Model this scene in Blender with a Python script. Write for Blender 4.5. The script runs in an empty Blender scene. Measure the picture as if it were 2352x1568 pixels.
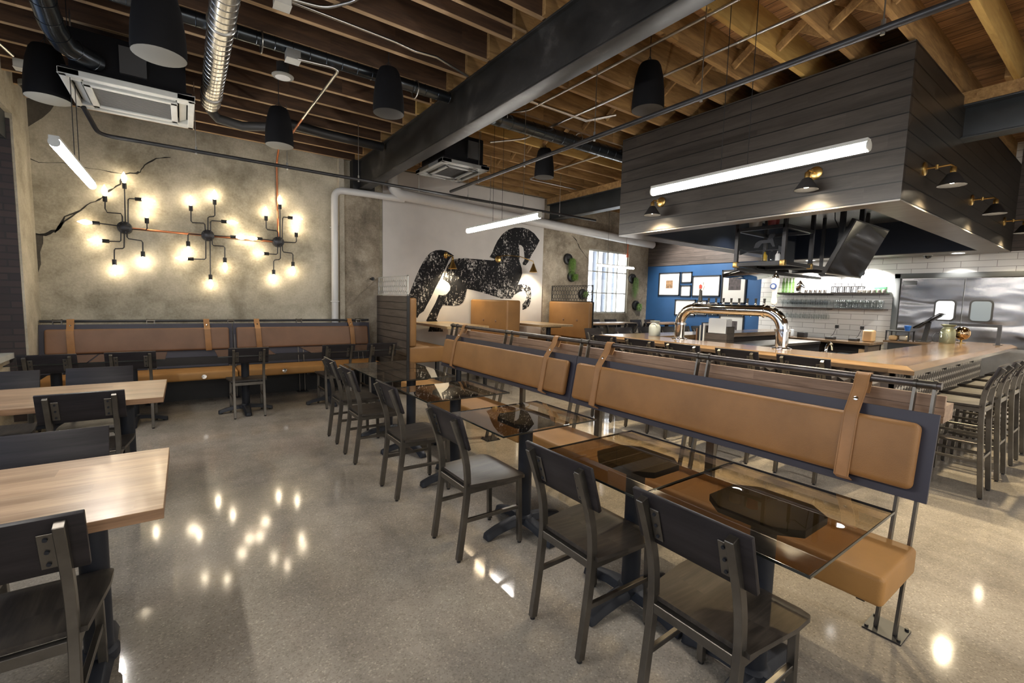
import bpy, bmesh, math, random
from mathutils import Vector, Matrix, Euler
random.seed(7)
S = bpy.context.scene
COL = S.collection
R = math.radians
PI = math.pi

# ------------------------------------------------------------------ camera, world, exposure
def rot_from(yaw, pitch, roll):
    a, b, c = R(yaw), R(pitch), R(roll)
    f = Vector((math.sin(a)*math.cos(b), math.cos(a)*math.cos(b), -math.sin(b)))
    r = Vector((math.cos(a), -math.sin(a), 0)); u = r.cross(f)
    r2 = math.cos(c)*r + math.sin(c)*u; u2 = -math.sin(c)*r + math.cos(c)*u
    return Matrix((r2, u2, -f)).transposed()
cam = bpy.data.cameras.new('camera'); cam.sensor_width = 36.0; cam.lens = 16.0; cam.clip_start = .02; cam.clip_end = 100
camo = bpy.data.objects.new('camera', cam); COL.objects.link(camo)
camo.matrix_world = Matrix.Translation((0, 0, 1.5)) @ rot_from(35.703, 5.21, 1.456).to_4x4()
S.camera = camo
S.view_settings.view_transform = 'Standard'; S.view_settings.look = 'None'
S.view_settings.gamma = 1.0; S.view_settings.use_curve_mapping = False
S.view_settings.exposure = 1.0
w = bpy.data.worlds.new('world'); S.world = w; w.use_nodes = True
w.node_tree.nodes['Background'].inputs[0].default_value = (1.0, .95, .88, 1)
w.node_tree.nodes['Background'].inputs[1].default_value = 0.32
try:
    S.cycles.use_light_tree = True; S.cycles.max_bounces = 10; S.cycles.transparent_max_bounces = 16
    S.cycles.caustics_reflective = False; S.cycles.caustics_refractive = False
    S.cycles.sample_clamp_indirect = 4.0
except Exception: pass

def lamp(name, kind, loc, energy, color=(1, 1, 1), size=.1, sizey=None, rot=(0, 0, 0), spot=1.2, blend=.5):
    l = bpy.data.lights.new(name, kind); l.energy = energy; l.color = color
    if kind == 'AREA':
        l.size = size
        if sizey: l.shape = 'RECTANGLE'; l.size_y = sizey
    else: l.shadow_soft_size = size
    if kind == 'SPOT': l.spot_size = spot; l.spot_blend = blend
    o = bpy.data.objects.new(name, l); COL.objects.link(o); o.location = loc; o.rotation_euler = rot
    return o
# fill lamp added behind the photographer for soft frontal light; then left window light
lamp('rear_fill_light', 'AREA', (1.6, -3.4, 1.9), 40, (1, .95, .88), 6.5, 2.8, (R(90), 0, 0))
lamp('window_light', 'AREA', (-1.72, 2.6, 1.9), 24, (.8, .88, 1), 2.2, 6.5, (0, R(-90), 0))
WARM = (1, .86, .66); COOL = (1, .96, .9)

# ------------------------------------------------------------------ mesh builder
class MB:
    def __init__(self): self.v = []; self.f = []; self.m = []; self.k = 0
    def add(self, vs, fs):
        n = len(self.v); self.v += [tuple(p) for p in vs]
        for f in fs: self.f.append([i+n for i in f]); self.m.append(self.k)
        return self
    def box(self, x0, x1, y0, y1, z0, z1):
        return self.add([(x, y, z) for z in (z0, z1) for y in (y0, y1) for x in (x0, x1)],
            [(0, 2, 3, 1), (4, 5, 7, 6), (0, 1, 5, 4), (2, 6, 7, 3), (0, 4, 6, 2), (1, 3, 7, 5)])
    def cbox(self, c, s, rot=(0, 0, 0)):
        m = Euler(rot).to_matrix(); c = Vector(c)
        vs = [c + m @ Vector((x*s[0]/2, y*s[1]/2, z*s[2]/2)) for z in (-1, 1) for y in (-1, 1) for x in (-1, 1)]
        return self.add(vs, [(0, 2, 3, 1), (4, 5, 7, 6), (0, 1, 5, 4), (2, 6, 7, 3), (0, 4, 6, 2), (1, 3, 7, 5)])
    def tube(self, pts, r, n=10, ring=None, up=None, closed=False):
        """sweep along pts; r = radius or list of radii; ring = custom 2D section"""
        P = [Vector(p) for p in pts]; L = len(P)
        T = []
        for i in range(L):
            if closed: d = P[(i+1) % L] - P[i-1]
            else: d = P[min(i+1, L-1)] - P[max(i-1, 0)]
            T.append(d.normalized())
        u = Vector(up) if up else (Vector((0, 0, 1)) if abs(T[0].z) < .9 else Vector((1, 0, 0)))
        u = (u - T[0]*u.dot(T[0])).normalized(); rings = []
        for i in range(L):
            if i: u = (u - T[i]*u.dot(T[i])).normalized()
            b = T[i].cross(u); rr = r[i] if isinstance(r, (list, tuple)) else r
            sec = ring if ring else [(math.cos(2*PI*k/n)*rr, math.sin(2*PI*k/n)*rr) for k in range(n)]
            sc = 1
            if 0 < i < L-1 or closed:
                a = (P[i]-P[i-1]).normalized(); c = a.dot(T[i]); sc = 1/max(c, .5)
            rings.append([P[i] + u*x + b*y*1 if ring is None else P[i] + u*x*sc + b*y for x, y in sec])
        k = len(rings[0]); vs = [p for q in rings for p in q]; fs = []
        for i in range(L if closed else L-1):
            j = (i+1) % L
            for a in range(k): fs.append((i*k+a, j*k+a, j*k+(a+1) % k, i*k+(a+1) % k))
        if not closed: fs.append(tuple(range(k))); fs.append(tuple((L-1)*k + a for a in reversed(range(k))))
        return self.add(vs, [tuple(reversed(f)) for f in fs])
    def sq(self, pts, w, h, up=None, closed=False):
        return self.tube(pts, 1, ring=[(-w/2, -h/2), (w/2, -h/2), (w/2, h/2), (-w/2, h/2)], up=up, closed=closed)
    def cyl(self, p0, p1, r, n=14): return self.tube([p0, p1], r, n)
    def lathe(self, prof, c=(0, 0, 0), axis=(0, 0, 1), n=20):
        ax = Vector(axis).normalized(); u = ax.orthogonal().normalized(); b = ax.cross(u); c = Vector(c)
        vs = []; fs = []
        for r, z in prof:
            for k in range(n): vs.append(c + ax*z + (u*math.cos(2*PI*k/n) + b*math.sin(2*PI*k/n))*max(r, 1e-5))
        L = len(prof)
        for i in range(L-1):
            for k in range(n): fs.append((i*n+k, i*n+(k+1) % n, (i+1)*n+(k+1) % n, (i+1)*n+k))
        if prof[0][0] > 1e-4: fs.append(tuple(reversed(range(n))))
        if prof[-1][0] > 1e-4: fs.append(tuple((L-1)*n+k for k in range(n)))
        return self.add(vs, fs)
    def prism(self, poly, f):
        """poly list of 2D; f(p, t) -> 3D with t in 0,1"""
        n = len(poly); vs = [f(p, 0) for p in poly] + [f(p, 1) for p in poly]
        return self.add(vs, [tuple(reversed(range(n))), tuple(range(n, 2*n))] + [(i, (i+1) % n, n+(i+1) % n, n+i) for i in range(n)])
    def rbox(self, x0, x1, y0, y1, z0, z1, r, seg=3):
        """box with rounded edges (cushion)"""
        cx, cy, cz = (x0+x1)/2, (y0+y1)/2, (z0+z1)/2
        hx, hy, hz = (x1-x0)/2, (y1-y0)/2, (z1-z0)/2
        def axis(h):
            rr = min(r, h*.98); out = []
            for i in range(seg+1): out.append(-h + rr*(1-math.cos(i/seg*PI/2)) if 0 else -h + rr*i/seg)
            mid = max(1, min(14, int((2*h-2*rr)/.12)))
            for i in range(1, mid): out.append(-h+rr + (2*h-2*rr)*i/mid)
            for i in range(seg, -1, -1): out.append(h - rr*i/seg)
            return out
        A = [axis(hx), axis(hy), axis(hz)]; H = (hx, hy, hz)
        idx = {}; vs = []; fs = []
        def vert(p):
            key = tuple(round(q, 5) for q in p)
            if key not in idx:
                q = list(p); inner = [max(-(H[i]-min(r, H[i]*.98)), min(H[i]-min(r, H[i]*.98), q[i])) for i in range(3)]
                d = Vector([q[i]-inner[i] for i in range(3)])
                if d.length > 1e-9:
                    rad = Vector([min(r, H[i]*.98) for i in range(3)]); d.normalize()
                    q = [inner[i] + d[i]*rad[i] for i in range(3)]
                idx[key] = len(vs); vs.append((q[0]+cx, q[1]+cy, q[2]+cz))
            return idx[key]
        for ax in range(3):
            a, b = (ax+1) % 3, (ax+2) % 3
            for sgn in (-1, 1):
                for i in range(len(A[a])-1):
                    for j in range(len(A[b])-1):
                        q = []
                        for ii, jj in ((i, j), (i+1, j), (i+1, j+1), (i, j+1)):
                            p = [0, 0, 0]; p[ax] = sgn*H[ax]; p[a] = A[a][ii]; p[b] = A[b][jj]; q.append(vert(p))
                        if len(set(q)) > 2: fs.append(tuple(q if sgn > 0 else reversed(q)))
        return self.add(vs, fs)

OFF = {}
def build(mb, name, mat, parent=None, smooth=35, bevel=0, seg=2):
    me = bpy.data.meshes.new(name); o = bpy.data.objects.new(name, me); COL.objects.link(o)
    L = Vector(OFF.get(parent.name, (0, 0, 0))) if parent else Vector((0, 0, 0))
    me.from_pydata([Vector(v)-L for v in mb.v], [], mb.f)
    for m in (mat if isinstance(mat, (list, tuple)) else [mat]): me.materials.append(m)
    if isinstance(mat, (list, tuple)): me.polygons.foreach_set('material_index', mb.m)
    if bevel:
        b = bmesh.new(); b.from_mesh(me)
        bmesh.ops.remove_doubles(b, verts=b.verts, dist=1e-5)
        ed = [e for e in b.edges if len(e.link_faces) == 2 and e.calc_face_angle(0) > R(40)]
        bmesh.ops.bevel(b, geom=ed, offset=bevel, segments=seg, affect='EDGES', profile=.5, clamp_overlap=True)
        b.to_mesh(me); b.free()
    me.update()
    if smooth:
        me.shade_smooth(); me.set_sharp_from_angle(angle=R(smooth))
    if parent: o.parent = parent; OFF[o.name] = tuple(L)
    return o
def tag(o, label, cat, group=None, kind=None):
    if label: o['label'] = label
    if cat: o['category'] = cat
    if group: o['group'] = group
    if kind: o['kind'] = kind
    return o
def thing(name, label, cat, loc=(0, 0, 0), group=None):
    o = bpy.data.objects.new(name, None); COL.objects.link(o); o.location = loc; o.empty_display_size = .1
    OFF[o.name] = tuple(loc); return tag(o, label, cat, group)
def one(name, mb, mat, label, cat, group=None, **k):
    """a thing that is one mesh: origin moved to its base"""
    xs = [v[0] for v in mb.v]; ys = [v[1] for v in mb.v]; zs = [v[2] for v in mb.v]
    L = Vector(((min(xs)+max(xs))/2, (min(ys)+max(ys))/2, min(zs)))
    mb.v = [tuple(Vector(v)-L) for v in mb.v]
    o = build(mb, name, mat, **k); o.location = L; return tag(o, label, cat, group)
def struct(name, mb, mat, **k):
    o = build(mb, name, mat, **k); o['kind'] = 'structure'; return o
def dup(root, loc, rz=0, label=None, group=None):
    r = root.copy(); COL.objects.link(r); r.location = loc; r.rotation_euler = (0, 0, rz)
    if label: r['label'] = label
    if group: r['group'] = group
    for ch in list(root.children):
        c = ch.copy(); COL.objects.link(c); c.parent = r
        for g in list(ch.children):
            d = g.copy(); COL.objects.link(d); d.parent = c
    return r
def placer(root):
    used = []
    def place(loc, rz=0, label=None, group=None):
        if used: return dup(root, loc, rz, label, group)
        used.append(1); root.location = loc; root.rotation_euler = (0, 0, rz)
        if label: root['label'] = label
        if group: root['group'] = group
        return root
    return place

# ------------------------------------------------------------------ materials
def new(name):
    m = bpy.data.materials.new(name); m.use_nodes = True; nt = m.node_tree
    return m, nt, nt.nodes['Principled BSDF']
def nd(nt, t, **k):
    n = nt.nodes.new('ShaderNode'+t)
    for a, b in k.items():
        if a[0] == '_': setattr(n, a[1:], b)
    return n
def lk(nt, a, b): nt.links.new(a, b)
def math_n(nt, op, a, b=None, c=None):
    n = nt.nodes.new('ShaderNodeMath'); n.operation = op
    for i, x in enumerate((a, b, c)):
        if x is None: continue
        if isinstance(x, (int, float)): n.inputs[i].default_value = x
        else: lk(nt, x, n.inputs[i])
    return n.outputs[0]
def coords(nt, scale=(1, 1, 1), loc=(0, 0, 0), kind='Object'):
    t = nd(nt, 'TexCoord'); m = nd(nt, 'Mapping'); m.inputs['Scale'].default_value = scale; m.inputs['Location'].default_value = loc
    lk(nt, t.outputs[kind], m.inputs['Vector']); return m.outputs[0]
def noise(nt, vec, scale, detail=4, rough=.55, dist=0):
    n = nd(nt, 'TexNoise'); n.inputs['Scale'].default_value = scale; n.inputs['Detail'].default_value = detail
    n.inputs['Roughness'].default_value = rough; n.inputs['Distortion'].default_value = dist
    if vec is not None: lk(nt, vec, n.inputs['Vector'])
    return n.outputs['Fac']
def ramp(nt, fac, stops):
    n = nd(nt, 'ValToRGB'); e = n.color_ramp.elements
    while len(e) < len(stops): e.new(.5)
    for i, (p, c) in enumerate(stops): e[i].position = p; e[i].color = (*c, 1) if len(c) == 3 else c
    lk(nt, fac, n.inputs[0]); return n.outputs[0]
def mix(nt, fac, a, b, mode='MIX'):
    n = nd(nt, 'Mix'); n.data_type = 'RGBA'; n.blend_type = mode
    for i, x in ((0, fac), (6, a), (7, b)):
        if isinstance(x, (int, float)): n.inputs[i].default_value = x
        elif isinstance(x, tuple): n.inputs[i].default_value = (*x, 1)
        else: lk(nt, x, n.inputs[i])
    return n.outputs[2]
def bump(nt, b, h, strength=.3, dist=.01):
    n = nd(nt, 'Bump'); n.inputs['Strength'].default_value = strength; n.inputs['Distance'].default_value = dist
    lk(nt, h, n.inputs['Height']); lk(nt, n.outputs[0], b.inputs['Normal'])
def pbr(name, col, rough=.5, metal=0, spec=.5, var=0, vscale=8, bstr=0, bscale=60, rvar=0, coat=0):
    m, nt, b = new(name)
    b.inputs['Base Color'].default_value = (*col, 1); b.inputs['Roughness'].default_value = rough
    b.inputs['Metallic'].default_value = metal; b.inputs['Specular IOR Level'].default_value = spec
    b.inputs['Coat Weight'].default_value = coat; b.inputs['Coat Roughness'].default_value = .15
    v = coords(nt)
    if var:
        f = noise(nt, v, vscale, 6)
        lo = tuple(c*(1-var) for c in col); hi = tuple(min(1, c*(1+var)) for c in col)
        lk(nt, ramp(nt, f, [(.3, lo), (.7, hi)]), b.inputs['Base Color'])
        if rvar: lk(nt, math_n(nt, 'MULTIPLY_ADD', f, rvar*2, rough-rvar), b.inputs['Roughness'])
    if bstr: bump(nt, b, noise(nt, v, bscale, 3), bstr, .003)
    return m
def emit(name, col, strength):
    m, nt, b = new(name); b.inputs['Base Color'].default_value = (*[c*.15 for c in col], 1)
    b.inputs['Emission Color'].default_value = (*col, 1); b.inputs['Emission Strength'].default_value = strength
    return m
def wood(name, c1, c2, axis=0, plank=.12, rough=.4, across=1, pvar=.35, stretch=14, coat=0, groove=0, stain=0, fine=1.0, spec=.5):
    m, nt, b = new(name)
    sc = [stretch]*3; sc[axis] = 1.1
    v = coords(nt); t = nd(nt, 'SeparateXYZ'); lk(nt, v, t.inputs[0])
    q = math_n(nt, 'DIVIDE', t.outputs[across], plank)
    cell = math_n(nt, 'FLOOR', q)
    seg = math_n(nt, 'FLOOR', math_n(nt, 'MULTIPLY_ADD', cell, .37, math_n(nt, 'MULTIPLY', t.outputs[axis], .8 if pvar else 0)))
    cmb = nd(nt, 'CombineXYZ'); lk(nt, cell, cmb.inputs[0]); lk(nt, seg, cmb.inputs[1])
    wn = nd(nt, 'TexWhiteNoise'); wn.noise_dimensions = '3D'; lk(nt, cmb.outputs[0], wn.inputs['Vector'])
    off = nd(nt, 'VectorMath'); off.operation = 'MULTIPLY_ADD'
    lk(nt, v, off.inputs[0]); off.inputs[1].default_value = sc
    sh = nd(nt, 'VectorMath'); sh.operation = 'SCALE'; sh.inputs['Scale'].default_value = 9.0; lk(nt, wn.outputs['Color'], sh.inputs[0])
    lk(nt, sh.outputs[0], off.inputs[2])
    f1 = noise(nt, off.outputs[0], 1.6*fine, 6, .62, .6); f2 = noise(nt, off.outputs[0], 7*fine, 4, .6)
    f = math_n(nt, 'ADD', math_n(nt, 'MULTIPLY', f1, .75), math_n(nt, 'MULTIPLY', f2, .25))
    col = ramp(nt, f, [(.34, c2), (.5, tuple((x+y)/2 for x, y in zip(c1, c2))), (.64, c1)])
    if pvar:
        k = math_n(nt, 'MULTIPLY_ADD', wn.outputs['Value'], pvar, 1-pvar*.55)
        kc = nd(nt, 'CombineXYZ'); [lk(nt, k, kc.inputs[i]) for i in range(3)]
        col = mix(nt, 1.0, col, kc.outputs[0], 'MULTIPLY')
    if stain:
        s = noise(nt, coords(nt, (.6, .6, .6)), 2.2, 5, .6)
        col = mix(nt, ramp(nt, s, [(.5, (0, 0, 0)), (.72, (stain, stain, stain))]), col, tuple(c*.25 for c in c2))
    if groove:
        fr = math_n(nt, 'FRACT', q); g = math_n(nt, 'LESS_THAN', fr, groove)
        col = mix(nt, g, col, (.004, .004, .004)); h = math_n(nt, 'SUBTRACT', 1.0, g)
        bump(nt, b, h, .6, .006)
    else: bump(nt, b, f, .08, .003)
    lk(nt, col, b.inputs['Base Color']); b.inputs['Roughness'].default_value = rough; b.inputs['Specular IOR Level'].default_value = spec
    b.inputs['Coat Weight'].default_value = coat; b.inputs['Coat Roughness'].default_value = .12
    return m
def clear_glass(name, tint, refl=1.0, rough=0.0):
    m = bpy.data.materials.new(name); m.use_nodes = True; nt = m.node_tree; nt.nodes.clear()
    o = nd(nt, 'OutputMaterial'); mx = nd(nt, 'MixShader'); tr = nd(nt, 'BsdfTransparent'); gl = nd(nt, 'BsdfGlossy')
    tr.inputs[0].default_value = (*tint, 1); gl.inputs['Roughness'].default_value = rough
    fr = nd(nt, 'Fresnel'); fr.inputs[0].default_value = 1.5
    geo = nd(nt, 'NewGeometry')
    f = math_n(nt, 'MULTIPLY', math_n(nt, 'MULTIPLY', fr.outputs[0], math_n(nt, 'SUBTRACT', 1.0, geo.outputs['Backfacing'])), refl)
    lk(nt, math_n(nt, 'MINIMUM', f, 1.0), mx.inputs[0])
    lk(nt, tr.outputs[0], mx.inputs[1]); lk(nt, gl.outputs[0], mx.inputs[2]); lk(nt, mx.outputs[0], o.inputs[0])
    return m
def concrete_wall(name, c_lo, c_mid, c_hi, dark):
    m, nt, b = new(name); v = coords(nt)
    a = noise(nt, v, .9, 8, .62, .5); f = noise(nt, v, 5, 8, .68); g = noise(nt, v, 40, 4, .7)
    s = math_n(nt, 'ADD', math_n(nt, 'MULTIPLY', a, .55), math_n(nt, 'ADD', math_n(nt, 'MULTIPLY', f, .3), math_n(nt, 'MULTIPLY', g, .15)))
    col = ramp(nt, s, [(.36, c_lo), (.5, c_mid), (.64, c_hi)])
    d = noise(nt, coords(nt, (1, 1, .8), (3, 1, 7)), 1.7, 7, .6, .3)
    col = mix(nt, ramp(nt, d, [(.55, (0, 0, 0)), (.74, (.75, .75, .75))]), col, dark)
    lk(nt, col, b.inputs['Base Color']); b.inputs['Roughness'].default_value = .85; b.inputs['Specular IOR Level'].default_value = .25
    bump(nt, b, s, .35, .02); return m
FIX= [((-0.612, 2.313), [([(-0.631, 2.347), (-0.627, 2.449), (-0.64, 2.486), (-0.773, 2.482), (-0.792, 2.529), (-0.788, 2.622)], (-0.785, 2.729)), ([(-0.6, 2.351), (-0.592, 2.815)], (-0.587, 2.927)), ([(-0.573, 2.354), (-0.56, 2.673), (-0.547, 2.689), (-0.484, 2.693)], (-0.384, 2.692)), ([(-0.554, 2.299), (-0.393, 2.305), (-0.38, 2.325), (-0.379, 2.399)], (-0.376, 2.511)), ([(-0.659, 2.326), (-0.859, 2.336)], (-0.964, 2.335)), ([(-0.649, 2.254), (-0.654, 2.14), (-0.667, 2.126), (-0.776, 2.12)], (-0.882, 2.123)), ([(-0.614, 2.258), (-0.625, 2.056), (-0.64, 2.039), (-0.714, 2.03), (-0.724, 2.011), (-0.729, 1.884)], (-0.73, 1.781)), ([(-0.587, 2.261), (-0.59, 2.192), (-0.576, 2.171), (-0.445, 2.158), (-0.433, 2.134), (-0.436, 2.01)], (-0.439, 1.911))]), ((0.293, 2.305), [([(0.265, 2.352), (0.262, 2.45), (0.248, 2.468), (0.119, 2.46), (0.103, 2.48), (0.106, 2.625)], (0.109, 2.734)), ([(0.295, 2.355), (0.301, 2.548), (0.314, 2.562), (0.371, 2.576), (0.384, 2.593), (0.386, 2.749)], (0.385, 2.865)), ([(0.327, 2.358), (0.33, 2.495), (0.346, 2.514), (0.465, 2.518)], (0.574, 2.516)), ([(0.352, 2.306), (0.573, 2.313)], (0.685, 2.317)), ([(0.237, 2.304), (0.073, 2.3), (0.063, 2.282), (0.06, 2.189)], (0.056, 2.086)), ([(0.267, 2.253), (0.259, 1.979), (0.243, 1.963), (0.109, 1.958)], (0.008, 1.963)), ([(0.317, 2.253), (0.307, 1.744)], (0.308, 1.643)), ([(0.341, 2.273), (0.341, 2.185), (0.355, 2.166), (0.477, 2.167), (0.492, 2.148), (0.488, 1.996)], (0.488, 1.899))]), ((1.196, 2.298), [([(1.185, 2.342), (1.184, 2.444), (1.165, 2.461), (1.049, 2.464), (1.031, 2.486), (1.031, 2.604)], (1.026, 2.708)), ([(1.217, 2.345), (1.223, 2.8)], (1.223, 2.906)), ([(1.246, 2.327), (1.257, 2.65), (1.272, 2.679), (1.339, 2.679)], (1.445, 2.681)), ([(1.251, 2.3), (1.429, 2.306), (1.447, 2.33), (1.446, 2.401)], (1.443, 2.512)), ([(1.148, 2.307), (0.968, 2.316)], (0.867, 2.314)), ([(1.183, 2.248), (1.178, 2.121), (1.158, 2.104), (1.052, 2.103)], (0.952, 2.103)), ([(1.22, 2.246), (1.216, 2.049), (1.196, 2.028), (1.135, 2.016), (1.122, 1.994), (1.119, 1.859)], (1.12, 1.759)), ([(1.245, 2.267), (1.246, 2.173), (1.263, 2.147), (1.378, 2.14), (1.393, 2.117), (1.391, 1.998)], (1.392, 1.902))])]
TAIL= [(3.343, 1.547), (3.403, 1.704), (3.478, 1.892), (3.554, 2.052), (3.622, 2.171), (3.692, 2.276), (3.77, 2.346), (3.865, 2.393), (3.978, 2.411), (4.093, 2.401), (4.194, 2.358), (4.262, 2.319), (4.195, 2.292), (4.146, 2.229), (4.097, 2.115), (4.033, 1.994), (3.969, 1.858), (3.873, 1.693), (3.778, 1.5), (3.7, 1.367), (3.638, 1.25), (3.544, 1.192), (3.506, 1.12), (3.421, 1.177), (3.344, 1.391)]
BODY= [(4.196, 2.21), (4.263, 2.252), (4.365, 2.282), (4.538, 2.298), (4.627, 2.293), (4.898, 2.295), (5.179, 2.297), (5.207, 2.328), (5.073, 2.357), (5.137, 2.448), (5.191, 2.578), (5.264, 2.71), (5.376, 2.847), (5.51, 2.948), (5.688, 3.016), (5.891, 3.038), (6.059, 3.016), (6.211, 2.95), (6.368, 2.815), (6.266, 2.639), (6.163, 2.497), (6.084, 2.341), (6.002, 2.252), (5.929, 2.256), (5.917, 2.296), (5.967, 2.366), (5.95, 2.529), (5.926, 2.626), (5.863, 2.669), (5.801, 2.664), (5.825, 2.552), (5.837, 2.324), (5.9, 2.18), (5.914, 2.065), (5.866, 1.947), (5.808, 1.829), (5.974, 1.852), (6.081, 1.823), (6.158, 1.775), (6.174, 1.64), (6.169, 1.471), (6.119, 1.368), (6.035, 1.316), (5.951, 1.29), (5.947, 1.416), (6.029, 1.502), (6.057, 1.603), (6.022, 1.687), (5.958, 1.701), (5.854, 1.681), (5.713, 1.603), (5.654, 1.527), (5.394, 1.521), (5.159, 1.58), (4.913, 1.636), (4.693, 1.676), (4.559, 1.695), (4.542, 1.625), (4.518, 1.517), (4.467, 1.424), (4.38, 1.37), (4.277, 1.357), (4.024, 1.365), (3.96, 1.252), (3.896, 1.089), (3.996, 0.969), (4.047, 0.855), (3.729, 0.862), (3.76, 0.957), (3.687, 1.075), (3.765, 1.222), (3.876, 1.414), (3.94, 1.563), (4.022, 1.553), (4.113, 1.582), (4.179, 1.659), (4.19, 1.734), (4.152, 1.792), (4.068, 1.848), (4.018, 1.868), (4.066, 1.996), (4.122, 2.117)]
CRACKS= [[(-1.279, 2.189), (-1.177, 2.39), (-1.038, 2.481), (-0.937, 2.596), (-0.82, 2.677), (-0.744, 2.782), (-0.639, 2.874), (-0.604, 3.002), (-0.498, 3.039), (-0.422, 3.062), (-0.387, 3.164), (-0.259, 3.266), (-0.098, 3.317)], [(-1.529, 3.154), (-1.504, 3.04), (-1.381, 3.013), (-1.16, 3.046), (-0.932, 3.026), (-0.619, 3.009)], [(-1.01, 2.495), (-1.193, 2.336), (-1.265, 2.219), (-1.372, 2.145), (-1.523, 2.165)], [(7.329, 3.027), (7.49, 2.917), (7.575, 2.784), (7.701, 2.666), (7.87, 2.536)]]
PATCH= [[(-1.523, 2.165), (-1.385, 2.135), (-1.39, 2.045), (-1.421, 1.936), (-1.421, 1.792), (-1.476, 1.592), (-1.511, 1.519), (-1.527, 1.839)], [(-1.519, 3.701), (-1.37, 3.759), (-1.211, 3.718), (-1.254, 3.63), (-1.325, 3.535), (-1.452, 3.403), (-1.508, 3.39), (-1.519, 3.613)]]
# floor: polished concrete with exposed aggregate
def floor_mat():
    m, nt, b = new('polished_concrete'); v = coords(nt)
    a = noise(nt, v, .55, 6, .6, .4); f = noise(nt, v, 3.2, 6, .65)
    col = ramp(nt, math_n(nt, 'ADD', math_n(nt, 'MULTIPLY', a, .6), math_n(nt, 'MULTIPLY', f, .4)),
               [(.36, (.21, .188, .16)), (.5, (.31, .278, .236)), (.66, (.4, .362, .31))])
    vo = nd(nt, 'TexVoronoi'); vo.inputs['Scale'].default_value = 150; lk(nt, v, vo.inputs['Vector'])
    hs = nd(nt, 'SeparateColor'); lk(nt, vo.outputs['Color'], hs.inputs[0])
    col = mix(nt, .75, col, ramp(nt, hs.outputs[0], [(0, (.7, .68, .65)), (.4, (1, 1, 1)), (.9, (1.03, 1.02, 1)), (1, (1.6, 1.55, 1.45))]), 'MULTIPLY')
    st = noise(nt, coords(nt, (.9, .16, 1)), 3.0, 3, .5)
    col = mix(nt, .35, col, ramp(nt, st, [(.4, (.72, .7, .68)), (.6, (1.25, 1.22, 1.2))]), 'MULTIPLY')
    lk(nt, col, b.inputs['Base Color'])
    lk(nt, math_n(nt, 'MULTIPLY_ADD', f, .08, .045), b.inputs['Roughness'])
    b.inputs['Specular IOR Level'].default_value = .55
    bump(nt, b, noise(nt, v, 120, 2), .03, .002); return m
MAT = {}
MAT['floor'] = floor_mat()
MAT['concrete'] = concrete_wall('old_plaster', (.22, .193, .14), (.43, .387, .295), (.62, .57, .45), (.14, .118, .08))
MAT['concrete2'] = concrete_wall('old_plaster_brown', (.13, .105, .075), (.33, .28, .21), (.56, .49, .385), (.045, .036, .026))
MAT['concrete_l'] = concrete_wall('pale_concrete', (.26, .23, .17), (.42, .38, .3), (.56, .51, .41), (.2, .17, .12))
MAT['patch'] = concrete_wall('grey_render', (.05, .046, .038), (.09, .08, .065), (.13, .118, .095), (.03, .027, .022))
MAT['crack'] = pbr('crack_dark', (.015, .013, .01), .9)
def brick_mat():
    m, nt, b = new('dark_brick'); v = coords(nt, (1, 1, 1))
    t = nd(nt, 'SeparateXYZ'); lk(nt, v, t.inputs[0]); c = nd(nt, 'CombineXYZ')
    lk(nt, math_n(nt, 'ADD', t.outputs[0], t.outputs[1]), c.inputs[0]); lk(nt, t.outputs[2], c.inputs[1])
    n = nd(nt, 'TexBrick'); lk(nt, c.outputs[0], n.inputs['Vector']); n.inputs['Scale'].default_value = 1
    n.inputs['Brick Width'].default_value = .22; n.inputs['Row Height'].default_value = .075; n.inputs['Mortar Size'].default_value = .008
    n.inputs['Color1'].default_value = (.035, .028, .03, 1); n.inputs['Color2'].default_value = (.06, .042, .04, 1); n.inputs['Mortar'].default_value = (.03, .028, .028, 1)
    lk(nt, n.outputs[0], b.inputs['Base Color']); b.inputs['Roughness'].default_value = .8
    bump(nt, b, math_n(nt, 'SUBTRACT', 1.0, n.outputs['Fac']), .5, .01); return m
MAT['brick'] = brick_mat()
def tile_mat():
    m, nt, b = new('white_tile'); v = coords(nt)
    t = nd(nt, 'SeparateXYZ'); lk(nt, v, t.inputs[0]); c = nd(nt, 'CombineXYZ')
    lk(nt, t.outputs[1], c.inputs[0]); lk(nt, t.outputs[2], c.inputs[1])
    n = nd(nt, 'TexBrick'); lk(nt, c.outputs[0], n.inputs['Vector']); n.inputs['Scale'].default_value = 1
    n.inputs['Brick Width'].default_value = .406; n.inputs['Row Height'].default_value = .1; n.inputs['Mortar Size'].default_value = .0035
    n.inputs['Color1'].default_value = (.8, .79, .76, 1); n.inputs['Color2'].default_value = (.74, .73, .7, 1); n.inputs['Mortar'].default_value = (.3, .29, .27, 1)
    lk(nt, n.outputs[0], b.inputs['Base Color']); b.inputs['Roughness'].default_value = .2
    bump(nt, b, math_n(nt, 'SUBTRACT', 1.0, n.outputs['Fac']), .3, .004); return m
MAT['tile'] = tile_mat()
MAT['blue'] = pbr('blue_paint', (.018, .075, .19), .55, var=.12, vscale=2)
MAT['mural_white'] = pbr('mural_white', (.66, .63, .59), .6, var=.05, vscale=3)
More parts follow.
